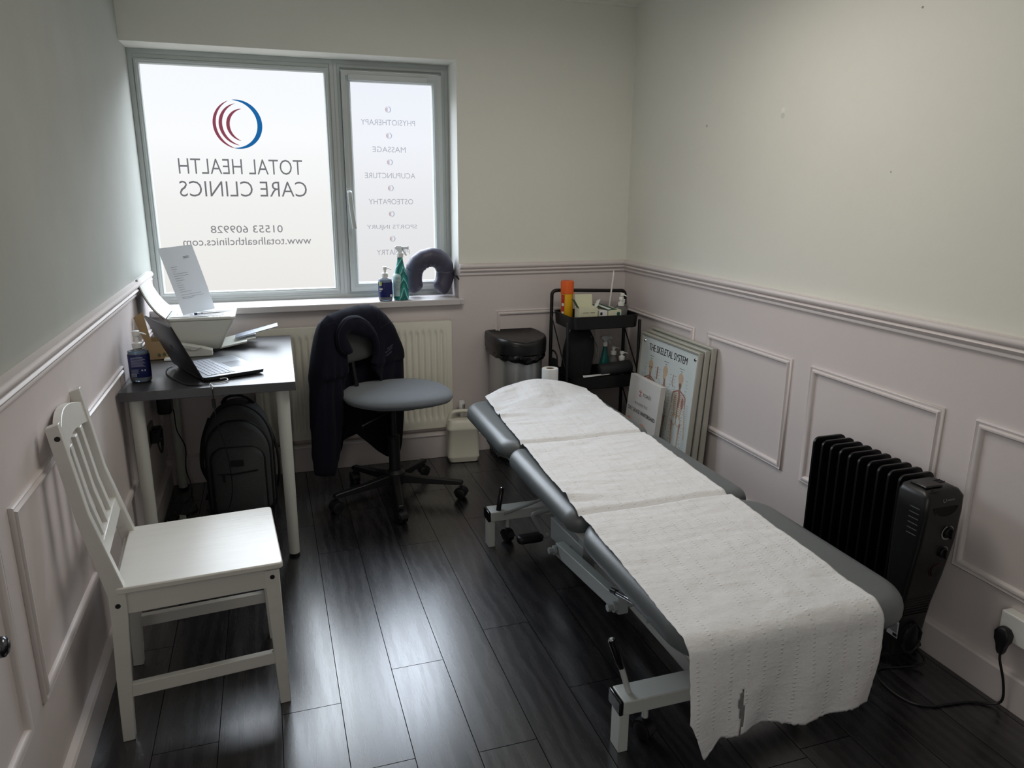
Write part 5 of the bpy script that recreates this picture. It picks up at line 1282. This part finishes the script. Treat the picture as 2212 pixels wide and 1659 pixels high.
MB().loft(shell([(-.118, arch(.225, .315, (.06, .06), .03, .008)), (-.142, arch(.222, .31, (.06, .06), .03, .008)), (-.155, arch(.20, .295, (.05, .05), .03, .014))])).build('front_pocket', M_BPK, bk, smooth=True, angle=70)
def zipo(name, w, h, rt, y_, r, z0=.0, a=.05, b=.95):
    o = arch(w, h, rt, .02, z0, 14); n = len(o); o = o[8:n-8]
    return MB().tube([(x, y_, z) for x, z in o], r, 8).build(name, M_BPD, bk, smooth=True)
zipo('zip', .292, .487, (.14, .20), -.040, .007); zipo('zip', .272, .425, (.12, .15), -.088, .007); zipo('zip', .228, .316, (.06, .06), -.132, .006)
MB().box(-.028, .028, -.1575, -.154, .238, .268).build('name_patch', M_BLK, bk, bevel=.001)
MB().tube([(-.085, -.1565, .205), (-.02, -.158, .204), (.085, -.1565, .215)], .003, 8).build('pocket_zip', M_BPD, bk, smooth=True)
MB().bar((-.062, -.159, .203), (-.060, -.160, .168), .010, .003, up=(0, 1, 0)).build('zip_pull', M_BPD, bk)
MB().tube(crom([(-.06, .03, .485), (-.035, -.01, .520), (.01, -.015, .528), (.05, -.01, .512), (.07, .02, .480)], 6), .011, 10, flat=.5).build('grab_handle', M_BPD, bk, smooth=True)
MB().tube(crom([(-.13, .08, .40), (-.165, .05, .30), (-.175, .03, .18), (-.150, .04, .08), (-.165, .0, .03)], 6), .014, 10, flat=.5).build('shoulder_strap', M_BPD, bk, smooth=True)
MB().tube(crom([(.13, .05, .36), (.160, .02, .25), (.165, .0, .14), (.15, .02, .06)], 6), .012, 10, flat=.5).build('side_strap', M_BPD, bk, smooth=True)
pa = thing('power_adapter', 'black laptop power brick hanging by the left wall under the desk', 'power adapter', (.055, -.30, .445))
MB().box(-.030, .030, -.045, .045, 0, .095).build('adapter_body', M_BLK, pa, bevel=.012, bseg=3)
MB().tube(crom([(.015, -.02, .06), (.03, .02, .0), (.032, .04, -.10), (.055, .08, -.20), (.045, .10, -.32), (.06, .10, -.40), (.06, .06, -.443), (.04, -.02, -.443)], 6), .0028, 8).build('adapter_cord', M_BLK, pa, smooth=True)
MB().tube(crom([(.0, 0, .09), (.0, .01, .17), (.01, .02, .245)], 5), .0028, 8).build('adapter_cord', M_BLK, pa, smooth=True)
ds = thing('double_socket', 'double wall socket with black plugs on the left wall under the desk', 'socket', (.001, -.47, .40))
MB().box(0, .012, -.073, .073, -.043, .043).build('socket_plate', mat('grey_brown_plate', (116, 110, 106), .4), ds, bevel=.003)
for y_ in (-.035, .035):
    g = MB().box(.012, .048, y_-.022, y_+.022, -.028, .022).build('plug', M_BLK, ds, bevel=.006)
    MB().tube(crom([(.035, y_, -.02), (.042, y_, -.06), (.045, y_*.3, -.085), (.05, y_*.1+.01, -.05), (.055, 0, .02)], 5), .0035, 8).build('plug_cord', M_BLK, g, smooth=True)
ps2 = thing('extension_lead', 'pale extension socket on the floor under the desk by the chair seat', 'extension lead', (.075, -.57, 0), 1.2)
MB().box(-.055, .055, -.028, .028, 0, .030).build('socket_block', mat('pale_block', (190, 190, 182), .45), ps2, bevel=.004)
MB().box(-.020, .018, -.018, .018, .030, .048).build('black_plug', M_BLK, ps2, bevel=.004)
MB().tube(crom([(.055, 0, .012), (.10, .01, .004), (.16, -.02, .004), (.22, .01, .004)], 5), .003, 8).build('lead', M_BLK, ps2, smooth=True)
# cupboard knob on the left wall near the camera
kn = thing('cupboard_knob', 'round chrome knob on the left wall panelling at the photo edge', 'knob', (0, -2.452, .632))
MB().tube([(.0, 0, 0), (.004, 0, 0), (.006, 0, 0), (.030, 0, 0)], [.016, .016, .007, .007], 22).build('knob_stem', M_CHROME, kn, smooth=True, angle=40)
MB().tube([(.028, 0, 0), (.031, 0, 0), (.038, 0, 0), (.046, 0, 0), (.051, 0, 0), (.053, 0, 0)], [.009, .015, .0195, .0185, .012, .004], 28).build('knob_head', mat('dark_chrome', (95, 97, 102), .18, 1, var=.03), kn, smooth=True, angle=60)
# soft holdall behind the couch roll
R = []
blob(0, 0, [(0, .014, .08, 0, 0), (.01, .017, .095, 0, 0), (.15, .0175, .10, 0, 0), (.40, .017, .095, .0, 0), (.52, .014, .07, 0, -.01), (.565, .006, .03, 0, -.02)], 5, .05).build('bag_body', M_CLOTHB, lb, smooth=True)
MB().tube(crom([(0, -.06, .52), (0, -.05, .59), (0, .02, .60), (0, .03, .53)], 6), .005, 8).build('bag_handle', M_BPD, lb, smooth=True)
